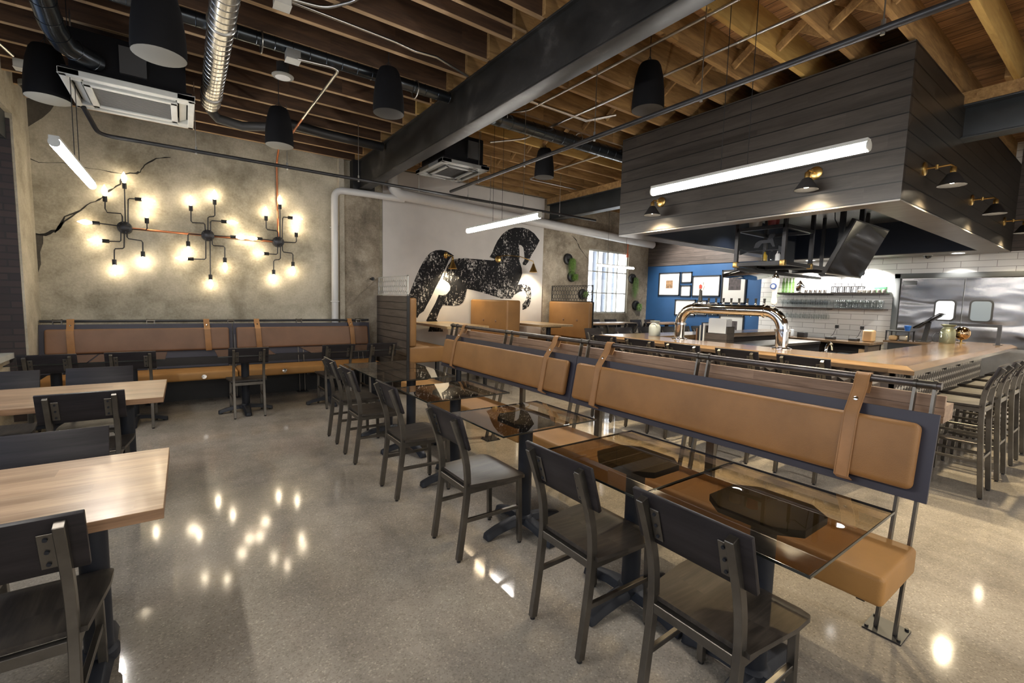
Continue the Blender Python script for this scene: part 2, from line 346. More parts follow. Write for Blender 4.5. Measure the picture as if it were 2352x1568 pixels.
def worn_black():
    m, nt, b = new('worn_black_print'); v = coords(nt)
    a = noise(nt, v, 24, 10, .75, .4); s = noise(nt, coords(nt, (4, 4, .6)), 14, 8, .7); big = noise(nt, v, 1.6, 3)
    k = math_n(nt, 'ADD', math_n(nt, 'MULTIPLY', a, .55), math_n(nt, 'ADD', math_n(nt, 'MULTIPLY', s, .3), math_n(nt, 'MULTIPLY', big, .3)))
    lk(nt, ramp(nt, k, [(.622, (.01, .01, .012)), (.636, (.62, .6, .56))]), b.inputs['Base Color']); b.inputs['Roughness'].default_value = .6; b.inputs['Specular IOR Level'].default_value = .2
    return m
MAT['horse'] = worn_black()
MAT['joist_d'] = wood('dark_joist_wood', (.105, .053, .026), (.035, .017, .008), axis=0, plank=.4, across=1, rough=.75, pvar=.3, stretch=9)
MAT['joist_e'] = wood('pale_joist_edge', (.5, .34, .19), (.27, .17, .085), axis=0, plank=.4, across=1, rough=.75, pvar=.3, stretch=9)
MAT['joist_l'] = wood('brown_joist_wood', (.43, .26, .1), (.17, .09, .032), axis=0, plank=.4, across=1, rough=.7, pvar=.3, stretch=9)
MAT['joist_y'] = wood('new_yellow_lumber', (.56, .37, .12), (.38, .23, .065), axis=0, plank=.4, across=1, rough=.65, pvar=.15, stretch=9)
MAT['deck_d'] = wood('dark_deck', (.075, .04, .02), (.02, .011, .006), axis=1, plank=.14, across=0, rough=.8, groove=.05)
MAT['deck_l'] = wood('brown_deck', (.45, .24, .1), (.17, .085, .034), axis=1, plank=.14, across=0, rough=.8, groove=.05, stain=.8)
MAT['table_wood'] = wood('hickory_top', (.5, .35, .22), (.26, .155, .085), axis=0, plank=.085, across=1, rough=.28, pvar=.35, coat=.25)
MAT['table_edge'] = wood('hickory_edge', (.34, .2, .11), (.16, .085, .042), axis=0, plank=.3, across=1, rough=.4, pvar=.1, stretch=20)
MAT['oak_y'] = wood('oak_top_across', (.5, .36, .19), (.3, .19, .09), axis=1, plank=.1, across=0, rough=.35, pvar=.25, coat=.2)
MAT['bar_x'] = wood('bar_walnut_x', (.21, .135, .075), (.08, .048, .026), axis=0, plank=.06, across=1, rough=.2, pvar=.5, coat=.35)
MAT['bar_y'] = wood('bar_walnut_y', (.21, .135, .075), (.08, .048, .026), axis=1, plank=.06, across=0, rough=.2, pvar=.5, coat=.35)
MAT['ledge'] = wood('walnut_ledge', (.4, .255, .165), (.19, .11, .065), axis=1, plank=.3, across=2, rough=.4, pvar=.1)
MAT['stained'] = wood('black_stained_wood', (.06, .05, .04), (.013, .011, .01), axis=1, plank=.5, across=2, rough=.38, pvar=.1, stretch=16, spec=.35)
MAT['stained_x'] = wood('black_stained_back', (.026, .022, .024), (.011, .0095, .0105), axis=0, plank=.5, across=1, rough=.42, pvar=.1, stretch=16, spec=.25)
MAT['shiplap'] = wood('dark_shiplap', (.04, .034, .029), (.02, .017, .0145), axis=1, plank=.1375, across=2, rough=.42, pvar=.2, groove=.075, stretch=10, spec=.3)
MAT['shiplap_x'] = wood('dark_shiplap_x', (.036, .031, .025), (.018, .015, .012), axis=0, plank=.1375, across=2, rough=.36, pvar=.2, groove=.075, stretch=10, spec=.35)
MAT['shiplap_b'] = wood('brown_shiplap', (.095, .075, .063), (.05, .037, .03), axis=1, plank=.095, across=2, rough=.5, pvar=.2, groove=.06, stretch=10)
MAT['shiplap_p'] = wood('booth_shiplap', (.13, .108, .09), (.07, .056, .046), axis=1, plank=.118, across=2, rough=.5, pvar=.2, groove=.08, stretch=10)
MAT['soffit_wood'] = wood('soffit_trim', (.2, .185, .165), (.12, .11, .1), axis=1, plank=1, across=0, rough=.4, pvar=.1)
MAT['leather'] = pbr('tan_leather', (.28, .138, .046), .5, var=.16, vscale=3.5, bstr=.35, bscale=220, spec=.4)
MAT['leather_lit'] = pbr('tan_leather_lit', (.37, .19, .058), .48, var=.14, vscale=3.5, bstr=.3, bscale=220, spec=.4)  # tan leather raised in tone, light on the seat tops put into its colour
MAT['leather_s'] = pbr('tan_strap_leather', (.33, .165, .062), .55, var=.2, vscale=6, bstr=.25, bscale=180)
MAT['leather_b'] = pbr('booth_leather', (.25, .125, .04), .48, var=.14, vscale=3, bstr=.3, bscale=200)
MAT['leather_d'] = pbr('brown_leather', (.19, .1, .055), .55, var=.14, vscale=3, bstr=.3, bscale=200)
MAT['steel_tube'] = pbr('gunmetal_tube', (.13, .118, .102), .36, .85, var=.25, vscale=9, rvar=.1)
MAT['steel_dark'] = pbr('dark_steel', (.05, .05, .053), .42, .6, var=.3, vscale=5, rvar=.1)
def beam_mat():
    m, nt, b = new('scuffed_beam_steel'); v = coords(nt)
    a = noise(nt, coords(nt, (1, .6, 1)), 1.6, 7, .65, .6); f = noise(nt, v, 30, 6, .75)
    col = ramp(nt, a, [(.4, (.008, .008, .008)), (.56, (.027, .026, .025)), (.74, (.11, .104, .097))])
    spk = math_n(nt, 'MULTIPLY', ramp(nt, f, [(.64, (0, 0, 0)), (.7, (1, 1, 1))]), ramp(nt, a, [(.5, (0, 0, 0)), (.65, (1, 1, 1))]))
    lk(nt, mix(nt, math_n(nt, 'MULTIPLY', spk, .5), col, (.3, .29, .27)), b.inputs['Base Color'])
    b.inputs['Metallic'].default_value = .1; b.inputs['Specular IOR Level'].default_value = .35; b.inputs['Roughness'].default_value = .45; return m
MAT['beam'] = beam_mat()
MAT['beam2'] = pbr('painted_beam_steel', (.035, .04, .043), .45, .2, var=.25, vscale=3)
MAT['panel_blue'] = pbr('slate_back_panel', (.032, .03, .044), .5, .1, var=.1, vscale=4)
MAT['black'] = pbr('matte_black', (.012, .012, .013), .5, var=.2, vscale=6)
MAT['dead_black'] = pbr('dead_black', (.005, .005, .006), .75, spec=.15, var=.2, vscale=6)
MAT['cast'] = pbr('cast_iron_black', (.018, .02, .026), .5, .1, spec=.3, bstr=.15, bscale=90)
MAT['grey_cloth'] = pbr('grille_cloth', (.26, .25, .22), .8)
MAT['grille_d'] = pbr('dark_grille', (.035, .034, .033), .6)
MAT['white_metal'] = pbr('white_painted_metal', (.52, .52, .48), .45, var=.08)
MAT['grey_metal'] = pbr('grey_metal', (.2, .2, .19), .5, .2)
MAT['pvc'] = pbr('white_pipe', (.62, .62, .61), .25, var=.06, vscale=2)
MAT['galv'] = pbr('galvanised_steel', (.56, .56, .55), .24, 1, var=.16, vscale=12, rvar=.08)
MAT['duct_dark'] = pbr('dark_duct_steel', (.07, .08, .09), .25, .9, var=.2, vscale=8)
MAT['emt'] = pbr('conduit_steel', (.6, .6, .58), .28, 1)
MAT['copper'] = pbr('copper_pipe', (.5, .19, .09), .35, .9, var=.2)
MAT['chrome'] = pbr('polished_chrome', (.82, .8, .77), .05, 1)
MAT['brass'] = pbr('aged_brass', (.55, .37, .13), .3, 1, var=.15)
MAT['rail'] = pbr('rail_pipe', (.11, .095, .09), .35, .7, var=.3, vscale=12)
MAT['inner_blue'] = pbr('inner_blue_paint', (.012, .018, .034), .42)
MAT['recess'] = pbr('recess_black', (.04, .042, .045), .4)
MAT['tube'] = emit('led_tube', (1, .95, .88), 48)
MAT['bulb'] = emit('filament_bulb', (1, .84, .6), 17)
MAT['lampglow'] = emit('lamp_inside', (1, .84, .6), 110)
MAT['can_lens'] = emit('can_lens', (1, .95, .88), 6)
MAT['winglow'] = emit('lit_panel', (.95, .97, 1), 3.5)
MAT['smoked'] = clear_glass('smoked_glass', (.73, .655, .54), 1.4)
MAT['glass'] = clear_glass('clear_glass', (.955, .965, .965), 1.6)
MAT['glass_b'] = clear_glass('bottle_green', (.45, .6, .35), 1.2)
def steel_wave():
    m, nt, b = new('wavy_stainless'); v = coords(nt, (1, .8, 2.2))
    b.inputs['Base Color'].default_value = (.23, .225, .225, 1); b.inputs['Metallic'].default_value = 1; b.inputs['Roughness'].default_value = .24
    bump(nt, b, noise(nt, v, 1.3, 1, .4, 1.0), .4, .07); return m
MAT['stainless'] = steel_wave()
MAT['steel_pl'] = pbr('brushed_stainless', (.58, .57, .55), .3, 1, var=.1)
MAT['frame_grey'] = pbr('door_frame_grey', (.1, .105, .105), .4, .3)
MAT['paper'] = pbr('mat_board', (.85, .84, .82), .5)
MAT['paper_g'] = pbr('grey_board', (.55, .54, .5), .5)
MAT['pic_dark'] = pbr('dark_print', (.06, .05, .05), .4, var=.6, vscale=14)
MAT['pic_col'] = pbr('colour_print', (.3, .17, .08), .4, var=.8, vscale=11)
MAT['navy'] = pbr('night_glass', (.02, .07, .2), .08, spec=.7)
MAT['plant'] = pbr('fern_green', (.11, .2, .035), .6, var=.4, vscale=30)
MAT['plant_b'] = pbr('pale_green', (.2, .32, .1), .6, var=.4, vscale=30)
MAT['hex_top'] = pbr('hex_tile_light', (.75, .7, .62), .35); MAT['hex_l'] = pbr('hex_tile_mid', (.22, .18, .15), .4); MAT['hex_r'] = pbr('hex_tile_dark', (.028, .024, .022), .4)
MAT['grout'] = pbr('grout', (.12, .1, .09), .8)
MAT['screen'] = pbr('tv_glass', (.006, .006, .008), .06, spec=.8)
MAT['red'] = pbr('red_plastic', (.25, .03, .025), .4); MAT['bluep'] = pbr('blue_plastic', (.03, .14, .5), .35)
MAT['card'] = pbr('cardboard', (.5, .33, .17), .7); MAT['yellow'] = pbr('amber_liquid', (.55, .36, .05), .2)
MAT['white'] = pbr('white_plastic', (.75, .74, .72), .4); MAT['greyp'] = pbr('grey_plastic', (.36, .38, .39), .5); MAT['green'] = pbr('green_plastic', (.06, .3, .1), .4)
MAT['orange'] = pbr('orange_pipe', (.5, .1, .03), .5)
MAT['wicker'] = pbr('wire_basket', (.35, .32, .28), .5, .5)

# ------------------------------------------------------------------ room shell
XL, XR, YF = -1.6, 10.15, 7.95
m = MB(); m.box(-2.2, 13, -4, 8.1, -.05, 0); struct('floor', m, MAT['floor'])
# far wall with the bright window opening
m = MB()
for x0, x1, z0, z1 in ((-2.2, 7.92, 0, 4.1), (9.36, 10.4, 0, 4.1), (7.92, 9.36, 0, 1.23), (7.92, 9.36, 2.77, 4.1)): m.box(x0, x1, YF, YF+.25, z0, z1)
struct('wall_far', m, MAT['concrete'])
m = MB(); m.box(6.48, 7.92, YF-.008, YF, 0, 3.72); m.box(9.36, 10.15, YF-.008, YF, 0, 3.72); m.box(7.92, 9.36, YF-.008, YF, 2.77, 3.72); m.box(7.92, 9.36, YF-.008, YF, 0, 1.23)
struct('trim_1', m, MAT['concrete2'])
# right wall: blue field with shiplap above, then white tile round the doors
m = MB(); m.box(XR, XR+.2, 4.93, 8.1, 0, 2.48); struct('wall_right', m, MAT['blue'])
m = MB(); m.box(XR-.02, XR+.2, 4.93, 8.1, 2.48, 4.1); struct('wall_right_upper', m, MAT['shiplap_b'])
m = MB(); m.box(XR-.01, XR+.2, 2.63, 4.93, 0, 4.1); m.box(XR-.01, XR+.2, -4, .8, 0, 2.42); m.box(XR-.01, XR+.2, .8, 2.63, 2.1, 2.42); m.box(XR-.01, XR+.2, 1.29, 2.63, 2.42, 4.1)
struct('wall_right_tile', m, MAT['tile'])
m = MB(); m.box(XR-.02, XR+.2, -4, 1.29, 2.42, 4.1); struct('wall_right_boards', m, MAT['shiplap_b'])
m = MB(); m.box(13-.1, 13, -4, 2, 0, 4.1); m.box(10.36, 13, -4, -3.9, 0, 4.1); struct('wall_corridor', m, MAT['concrete2'])
# left wall: pale pier, brick reveal, window band
m = MB(); m.box(-2.0, -1.45, 7.3, 7.95, 0, 4.1); struct('wall_left', m, MAT['concrete_l'])
m = MB(); m.box(-2.0, -1.47, 7.28, 7.3, 0, 3.3); struct('wall_left_reveal', m, MAT['brick'])
m = MB(); m.box(-2.0, -1.6, -4, 7.28, 0, .72); struct('wall_left_base', m, MAT['concrete_l'])
m = MB(); m.box(-2.0, -1.45, -4, 7.3, 3.36, 4.1); struct('wall_left_lintel', m, MAT['concrete_l'])
m = MB(); m.box(-1.98, -1.5, -4, 7.28, 3.08, 3.36); struct('trim_2', m, MAT['beam2'])
m = MB()
for y in (7.2, 5.6, 4.0, 2.4, .8, -.8, -2.4): m.box(-1.9, -1.8, y-.04, y+.04, .78, 3.08)
m.box(-1.9, -1.8, -4, 7.28, .78, .86); m.box(-1.9, -1.8, -4, 7.28, 2.3, 2.36)
wn = struct('window_1', m, MAT['black'])
m = MB(); m.box(-1.86, -1.84, -4, 7.28, .8, 3.08); build(m, 'window_pane', MAT['navy'], wn)
m = MB(); m.box(-2.0, -1.56, -4, 7.28, .72, .78); struct('trim_3', m, MAT['white_metal'])
# ceiling deck
m = MB(); m.box(-2.2, 2.5, -4, 8.1, 4.02, 4.1); struct('ceiling', m, MAT['deck_d'])
m = MB(); m.box(2.5, 13, -4, 8.1, 4.02, 4.1); struct('ceiling_right', m, MAT['deck_l'])
k = 0; y = 7.86
while y > -3.2:
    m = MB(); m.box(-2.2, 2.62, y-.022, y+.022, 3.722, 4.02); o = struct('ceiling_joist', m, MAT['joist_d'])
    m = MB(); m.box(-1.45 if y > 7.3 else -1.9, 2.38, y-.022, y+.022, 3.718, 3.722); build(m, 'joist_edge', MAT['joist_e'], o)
    mat = MAT['joist_y'] if k in (6, 14, 17) else MAT['joist_l']
    m = MB(); m.box(2.35, 7.4, y-.067, y-.023, 3.72, 4.02); struct('ceiling_joist', m, mat)
    m = MB(); m.box(6.4, 12.9, y-.02, y+.024, 3.72, 4.02); struct('ceiling_joist', m, MAT['joist_l'])
    if y < 7.8:
        for xb in (4.35,):
            m = MB(); d = .34
            for s in (-1, 1):
                ya = y+.2-.045-s*d/2; yb = y+.2-.045+s*d/2
                m.sq([(xb+s*.03, ya, 3.76), (xb+s*.03, yb, 3.99)], .022, .06, up=(1, 0, 0))
            struct('joist_bridging', m, MAT['joist_l'])
    y -= .405; k += 1
# steel beams
def ibeam(x, y0, y1, z0, z1, fw, name, mat):
    m = MB(); t = .018
    m.box(x-fw/2, x+fw/2, y0, y1, z0, z0+t); m.box(x-fw/2, x+fw/2, y0, y1, z1-t, z1); m.box(x-.008, x+.008, y0, y1, z0+t, z1-t)
    return m
m = ibeam(2.47, -3.5, 7.8, 3.255, 3.715, .17, 'b', None); m.box(2.42, 2.52, -3.5, 7.8, 3.27, 3.70)
struct('ceiling_beam', m, MAT['beam'], bevel=.004)
m = ibeam(6.62, -3.5, 7.9, 3.26, 3.6, .2, 'b', None); struct('ceiling_beam', m, MAT['beam2'], bevel=.004)
m = MB(); m.box(6.52, 6.74, -3.5, 7.9, 3.6, 3.72); struct('ceiling_beam_nailer', m, MAT['joist_l'])
m = MB(); m.box(2.18, 2.78, 7.9, YF, 0, 3.255); struct('wall_pier', m, MAT['concrete2'])
m = MB(); m.box(2.1, 2.18, 7.86, YF, 0, 3.72); struct('trim_4', m, MAT['concrete_l'])
m = MB(); m.box(2.3, 2.66, 7.78, YF, 3.25, 3.72); struct('wall_bearing_pocket', m, MAT['black'])
m = MB(); m.box(-1.45, 2.62, 7.66, 7.7, 0, .6); struct('baseboard_far', m, MAT['black'])
# cracks and bare patches in the plaster
def ribbon(pts, w0):
    m = MB(); P = []
    for (a, b), (c, d) in zip(pts, pts[1:]):
        for i in range(3): t = i/3; P.append((a+(c-a)*t+random.uniform(-.008, .008), b+(d-b)*t+random.uniform(-.008, .008)))
    P.append(pts[-1]); n = len(P); vs = []; fs = []
    for i, (x, z) in enumerate(P):
        w = w0*random.uniform(.25, 1) * (.5 if i in (0, n-1) else 1)
        x1, z1 = P[min(i+1, n-1)]; x0, z0 = P[max(i-1, 0)]; d = Vector((x1-x0, 0, z1-z0)).normalized()
        vs += [(x-d.z*w, YF-.0025, z+d.x*w), (x+d.z*w, YF-.0025, z-d.x*w)]
        if i: fs.append((2*i-2, 2*i-1, 2*i+1, 2*i))
    return m.add(vs, fs)
for c, w0 in zip(CRACKS, (.014, .006, .018, .012)):
    m = ribbon(c, w0)
    if c[0][0] > 5: m.v = [(x, yy-.008, z) for x, yy, z in m.v]
    struct('wall_crack', m, MAT['crack'], smooth=0)
for pch in PATCH:
    m = MB(); m.prism(pch, lambda p, t: (p[0], YF-.0005-.002*t, p[1])); struct('wall_patch', m, MAT['patch'], smooth=0)
# bright window in the far wall
m = MB(); fr = .035
m.box(7.92, 9.36, 7.98, 8.03, 1.23, 1.23+fr); m.box(7.92, 9.36, 7.98, 8.03, 2.77-fr, 2.77)
for x in (7.92, 8.27, 8.63, 8.98, 9.325): m.box(x, x+fr*(1 if x in (7.92, 9.325) else .6), 7.98, 8.03, 1.23, 2.77)
for z in (1.73, 2.25): m.box(7.92, 9.36, 7.985, 8.025, z-.012, z+.012)
wf = struct('window_2', m, MAT['white_metal'])
m = MB(); m.box(7.93, 9.35, 8.0, 8.006, 1.24, 2.76); build(m, 'window_pane', MAT['glass'], wf)
m = MB()
for x0, x1 in ((7.9, 8.18), (8.32, 8.52), (8.68, 8.9), (9.0, 9.4)): m.box(x0, x1, 8.075, 8.08, 1.2, 2.8)
m.k = 1; m.box(7.9, 9.4, 8.14, 8.15, 1.2, 2.8)
build(m, 'lit_street_panel', [MAT['winglow'], pbr('dim_street', (.12, .14, .18), .5)], wf)
m = MB(); m.box(7.88, 9.4, 7.93, 8.0, 1.2, 1.228); build(m, 'window_sill', MAT['concrete2'], wf)
# swing doors
m = MB(); m.box(XR-.05, XR+.06, 2.56, 2.64, 0, 2.12); m.box(XR-.05, XR+.06, .75, 2.64, 2.04, 2.12); m.box(XR-.05, XR+.06, .72, .8, 0, 2.12)
struct('trim_5', m, MAT['frame_grey'], bevel=.004)
def rrect(cy, cz, w, h, r, n=5):
    P = []
    for qx, qz, a0 in ((1, 1, 0), (-1, 1, 90), (-1, -1, 180), (1, -1, 270)):
        for i in range(n+1): a = R(a0+90*i/n); P.append((cy+qx*(w/2-r)+r*math.cos(a), cz+qz*(h/2-r)+r*math.sin(a)))
    return P
for i, (y0, y1, wy) in enumerate(((1.757, 2.545, 1.955), (.81, 1.747, 1.535))):
    m = MB(); m.box(XR-.02, XR+.02, y0, y1, .02, 2.03); d = struct('door_%d' % (i+1), m, MAT['stainless'])
    m = MB(); m.prism(rrect(wy, 1.51, .27, .35, .06), lambda p, t: (XR-.022-.012*t, p[0], p[1])); build(m, 'window_gasket', MAT['black'], d)
    m = MB(); m.prism(rrect(wy, 1.51, .225, .305, .045), lambda p, t: (XR-.035-.002*t, p[0], p[1])); build(m, 'window_pane', emit('kitchen_window_%d' % i, ((.9, .93, .95), (.34, .4, .44))[i], (.6, .22)[i]), d)
    m = MB(); m.box(XR-.028, XR-.018, y0+.02, y1-.02, .05, .95); build(m, 'kick_plate', MAT['steel_pl'], d)
    if i == 0:
        m = MB(); m.box(XR-.05, XR-.018, 2.35, 2.52, 1.93, 2.0); build(m, 'hinge', MAT['frame_grey'], d)
# ------------------------------------------------------------------ chairs and stools
def make_seat(zt, t, n=9):
    """contoured saddle seat with rounded front corners"""
    vs = []; fs = []; N = n*2
    def outline(u):      # half width along depth
        y = -.165 + .39*u
        wd = .19 + .03*min(1, u*1.6)
        fr = max(0, (u-.86)/.14); wd -= .05*(1-math.sqrt(max(0, 1-fr*fr)))
        return y, wd
    for side in (0, 1):
        for j in range(N+1):
            y, wd = outline(j/N)
            for i in range(n+1):
                s = -1 + 2*i/n; x = wd*s
                dip = .012*math.cos(s*PI/2)*(math.sin(PI*min(1, (j/N)*1.15)))
                fd = .016*max(0, (j/N-.8)/.2)**2
                vs.append((x, y, zt - dip - fd - (t if side else 0)))
    k = n+1; M = (N+1)*k
    for j in range(N):
        for i in range(n):
            a = j*k+i; fs.append((a, a+1, a+k+1, a+k)); fs.append((M+a, M+a+k, M+a+k+1, M+a+1))
    for j in range(N):
        fs.append((j*k, (j+1)*k, M+(j+1)*k, M+j*k)); a = j*k+n; fs.append((a, M+a, M+a+k, a+k))
    for i in range(n): fs.append((i, M+i, M+i+1, i+1)); a = N*k+i; fs.append((a, a+1, M+a+1, M+a))
    return MB().add(vs, fs)
def make_chair(name, label, cat, zs, top):
    """zs = seat height, top = back board top; faces +y"""
    root = thing(name, label, cat); z = zs; T = top
    build(make_seat(z, .018), 'seat', MAT['stained'], root, smooth=40)
    lt = T-.022
    prof = [(-.215, .012), (-.192, z*.4), (-.17, z*.8), (-.165, z), (-.172, z+.1), (-.195, z+.2), (-.262, lt)]
    fine = []
    for (a, b), (c, d) in zip(prof, prof[1:]):
        for i in range(3): t = i/3; fine.append((a+(c-a)*t, b+(d-b)*t))
    fine.append(prof[-1])
    sm = [fine[0]] + [tuple((fine[i-1][q]+2*fine[i][q]+fine[i+1][q])/4 for q in (0, 1)) for i in range(1, len(fine)-1)] + [fine[-1]]
    for s in (-1, 1):
        m = MB(); m.sq([(s*.158, a, b) for a, b in sm], .034, .028, up=(0, 1, 0)); lg = build(m, 'leg', MAT['steel_tube'], root, bevel=.002, seg=1)
        m = MB(); m.cyl((s*.158, -.215, 0), (s*.158, -.215, .013), .012, 10); build(m, 'foot_glide', MAT['black'], lg)
    for s in (-1, 1):
        m = MB(); m.sq([(s*.172, .205, .012), (s*.168, .19, z-.02)], .028, .028, up=(0, 1, 0)); lg = build(m, 'leg', MAT['steel_tube'], root, bevel=.002, seg=1)
        m = MB(); m.cyl((s*.172, .205, 0), (s*.172, .205, .013), .012, 10); build(m, 'foot_glide', MAT['black'], lg)
    # seat frame
    m = MB()
    m.box(-.15, .15, -.181, -.153, z-.062, z-.026); m.box(-.16, .16, .178, .204, z-.058, z-.022)
    for s in (-1, 1): m.sq([(s*.16, -.16, z-.042), (s*.168, .19, z-.04)], .034, .024, up=(0, 0, 1))
    build(m, 'seat_frame', MAT['steel_tube'], root, bevel=.002, seg=1)
    if zs < .6:
        lev = [(.235, None)]
    else:
        lev = [(.3, .3), (.46, None)]
    for h, fb in lev:
        yr = -.2 if h < .3 else -.19
        for s in (-1, 1):
            m = MB(); m.sq([(s*.16, yr, h), (s*.17, .2, h)], .022, .02, up=(0, 0, 1)); build(m, 'stretcher', MAT['steel_tube'], root, bevel=.002, seg=1)
        if fb:
            m = MB(); m.sq([(-.17, .2, fb-.02), (.17, .2, fb-.02)], .024, .022, up=(0, 0, 1)); build(m, 'foot_bar', MAT['steel_tube'], root, bevel=.002, seg=1)
            m = MB(); m.sq([(-.158, -.195, fb+.03), (.158, -.195, fb+.03)], .022, .02, up=(0, 0, 1)); build(m, 'stretcher', MAT['steel_tube'], root, bevel=.002, seg=1)
    # back board, tilted with the legs
    ang = math.atan2(.062, .197)
    c = Vector((0, -.2135, T-.0985))
    m = MB(); m.cbox(c, (.42, .017, .2), (ang, 0, 0)); build(m, 'backrest', MAT['stained_x'], root, bevel=.003, seg=2)
    for s in (-1, 1):
        q = Euler((ang, 0, 0)).to_matrix()
        m = MB(); m.cbox(c + q @ Vector((s*.123, -.011, -.012)), (.036, .005, .125), (ang, 0, 0)); br = build(m, 'back_bracket', MAT['steel_tube'], root, bevel=.001, seg=1)
        m = MB()
        for dz in (-.045, .0, .045):
            p = c + q @ Vector((s*.123, -.013, -.012+dz)); m.cyl(p, p + q @ Vector((0, -.006, 0)), .006, 8)
        build(m, 'bolt', MAT['cast'], br)
    return root
chair = placer(make_chair('dining_chair', 'x', 'chair', .455, .857))
FX_, FY_, FNY = -PI/2, 0, PI
for X, Y, lab in ((1.513, .797, 'black wood dining chair nearest the camera at the smoked glass tables'),
                  (1.507, 1.415, 'dining chair at the second smoked glass table, right beside the nearest one of the row'),
                  (1.44, 2.33, 'dining chair with bright sheen on its seat, third along the glass tables'),
                  (1.44, 3.27, 'dining chair fourth along the row of glass tables facing the tan banquette'),
                  (1.405, 4.17, 'dining chair fifth along the row of glass tables, at the last pair'),
                  (1.42, 4.83, 'dining chair at the far end of the glass table row facing the banquette')):
    chair((X, Y, 0), FX_, lab, 'dining chairs along the glass table row')
for X, lab in ((-1.11, 'leftmost dining chair facing the far wall banquette, beside the brick window reveal'),
               (-.485, 'second dining chair from the left facing the far wall banquette'),
               (.6, 'dining chair standing alone in the middle of the far wall banquette'),
               (1.64, 'dining chair facing the far banquette, left one of the pair before its right half'),
               (2.225, 'dining chair facing the far banquette at its right end, beside the shiplap booth')):
    chair((X, 6.2+.243, 0), FY_, lab, 'dining chairs at the far wall banquette')
for X, Y, rz, lab in ((-.55, 3.846+.243, FY_, 'dining chair seen from behind at the far wooden table, on its near side'),
               (-1.15, 3.846+.243, FY_, 'dining chair mostly outside the left edge at the near side of the far wooden table'),
               (-.593, 5.058-.243, FNY, 'grey lit dining chair back beyond the far wooden table, right one'),
               (-1.16, 5.062-.243, FNY, 'navy lit dining chair back beyond the far wooden table, left one'),
               (-.525, 2.848-.243, FNY, 'scuffed dining chair back between the two wooden tables, facing the camera'),
               (-.47, 1.766+.243, FY_, 'big dining chair in the left foreground at the nearest wooden table')):
    chair((X, Y, 0), rz, lab, 'dining chairs at the wooden tables')
stool = placer(make_chair('bar_stool', 'x', 'bar stool', .76, 1.085))
for i, (Y, lab) in enumerate(((1.69, 'bar stool nearest the bar corner, behind the tan banquette rail'), (2.27, 'second bar stool from the bar corner along the front counter'),
          (2.86, 'middle bar stool of the front counter, in front of the beer tower'), (3.42, 'fourth bar stool from the corner along the front counter'), (3.98, 'farthest bar stool of the front counter, near the window'))):
    stool((4.515, Y, 0), FX_, lab, 'bar stools along the front counter')
for i, X in enumerate((5.3, 5.98, 6.69, 7.37, 8.05, 8.73)):
    stool((X, .875, 0), FY_, ('bar stool nearest the camera at the right hand counter', 'second bar stool along the right hand counter', 'third bar stool along the right hand counter', 'fourth bar stool along the right hand counter', 'fifth bar stool along the right hand counter', 'last bar stool along the right hand counter toward the steel doors')[i], 'bar stools at the right hand counter')
for i, X in enumerate((5.35, 6.05, 6.64, 7.25, 7.75, 8.25)):
    stool((X, 5.19-.243, 0), FNY, ('blue grey lit stool back across the bar, beside the booths', 'stool back across the bar, left of the milk can jar', 'stool back across the bar, just left of the milk can jar rim', 'stool back across the bar, right of the milk can jar', 'stool back across the bar, by the left foot of the beer tower', 'stool back across the bar, between the beer tower and menus')[i], 'bar stools on the far side of the bar')
for i, (X, Y, rz) in enumerate(((8.0, 7.55, FNY), (8.6, 7.55, FNY), (9.25, 7.3, FNY), (9.8, 7.3, FNY), (7.5, 6.45, FY_), (8.1, 6.45, FY_))):
    stool((X, Y, 0), rz, ('stool under the bright window behind the high table, left one', 'stool under the bright window behind the high table, right one', 'pale lit stool at the high table by the blue wall, left one', 'pale lit stool at the high table by the blue wall, right one', 'dark stool at near side of the window high table, left one', 'dark stool at near side of the window high table, right one')[i], 'stools around the far high tables')

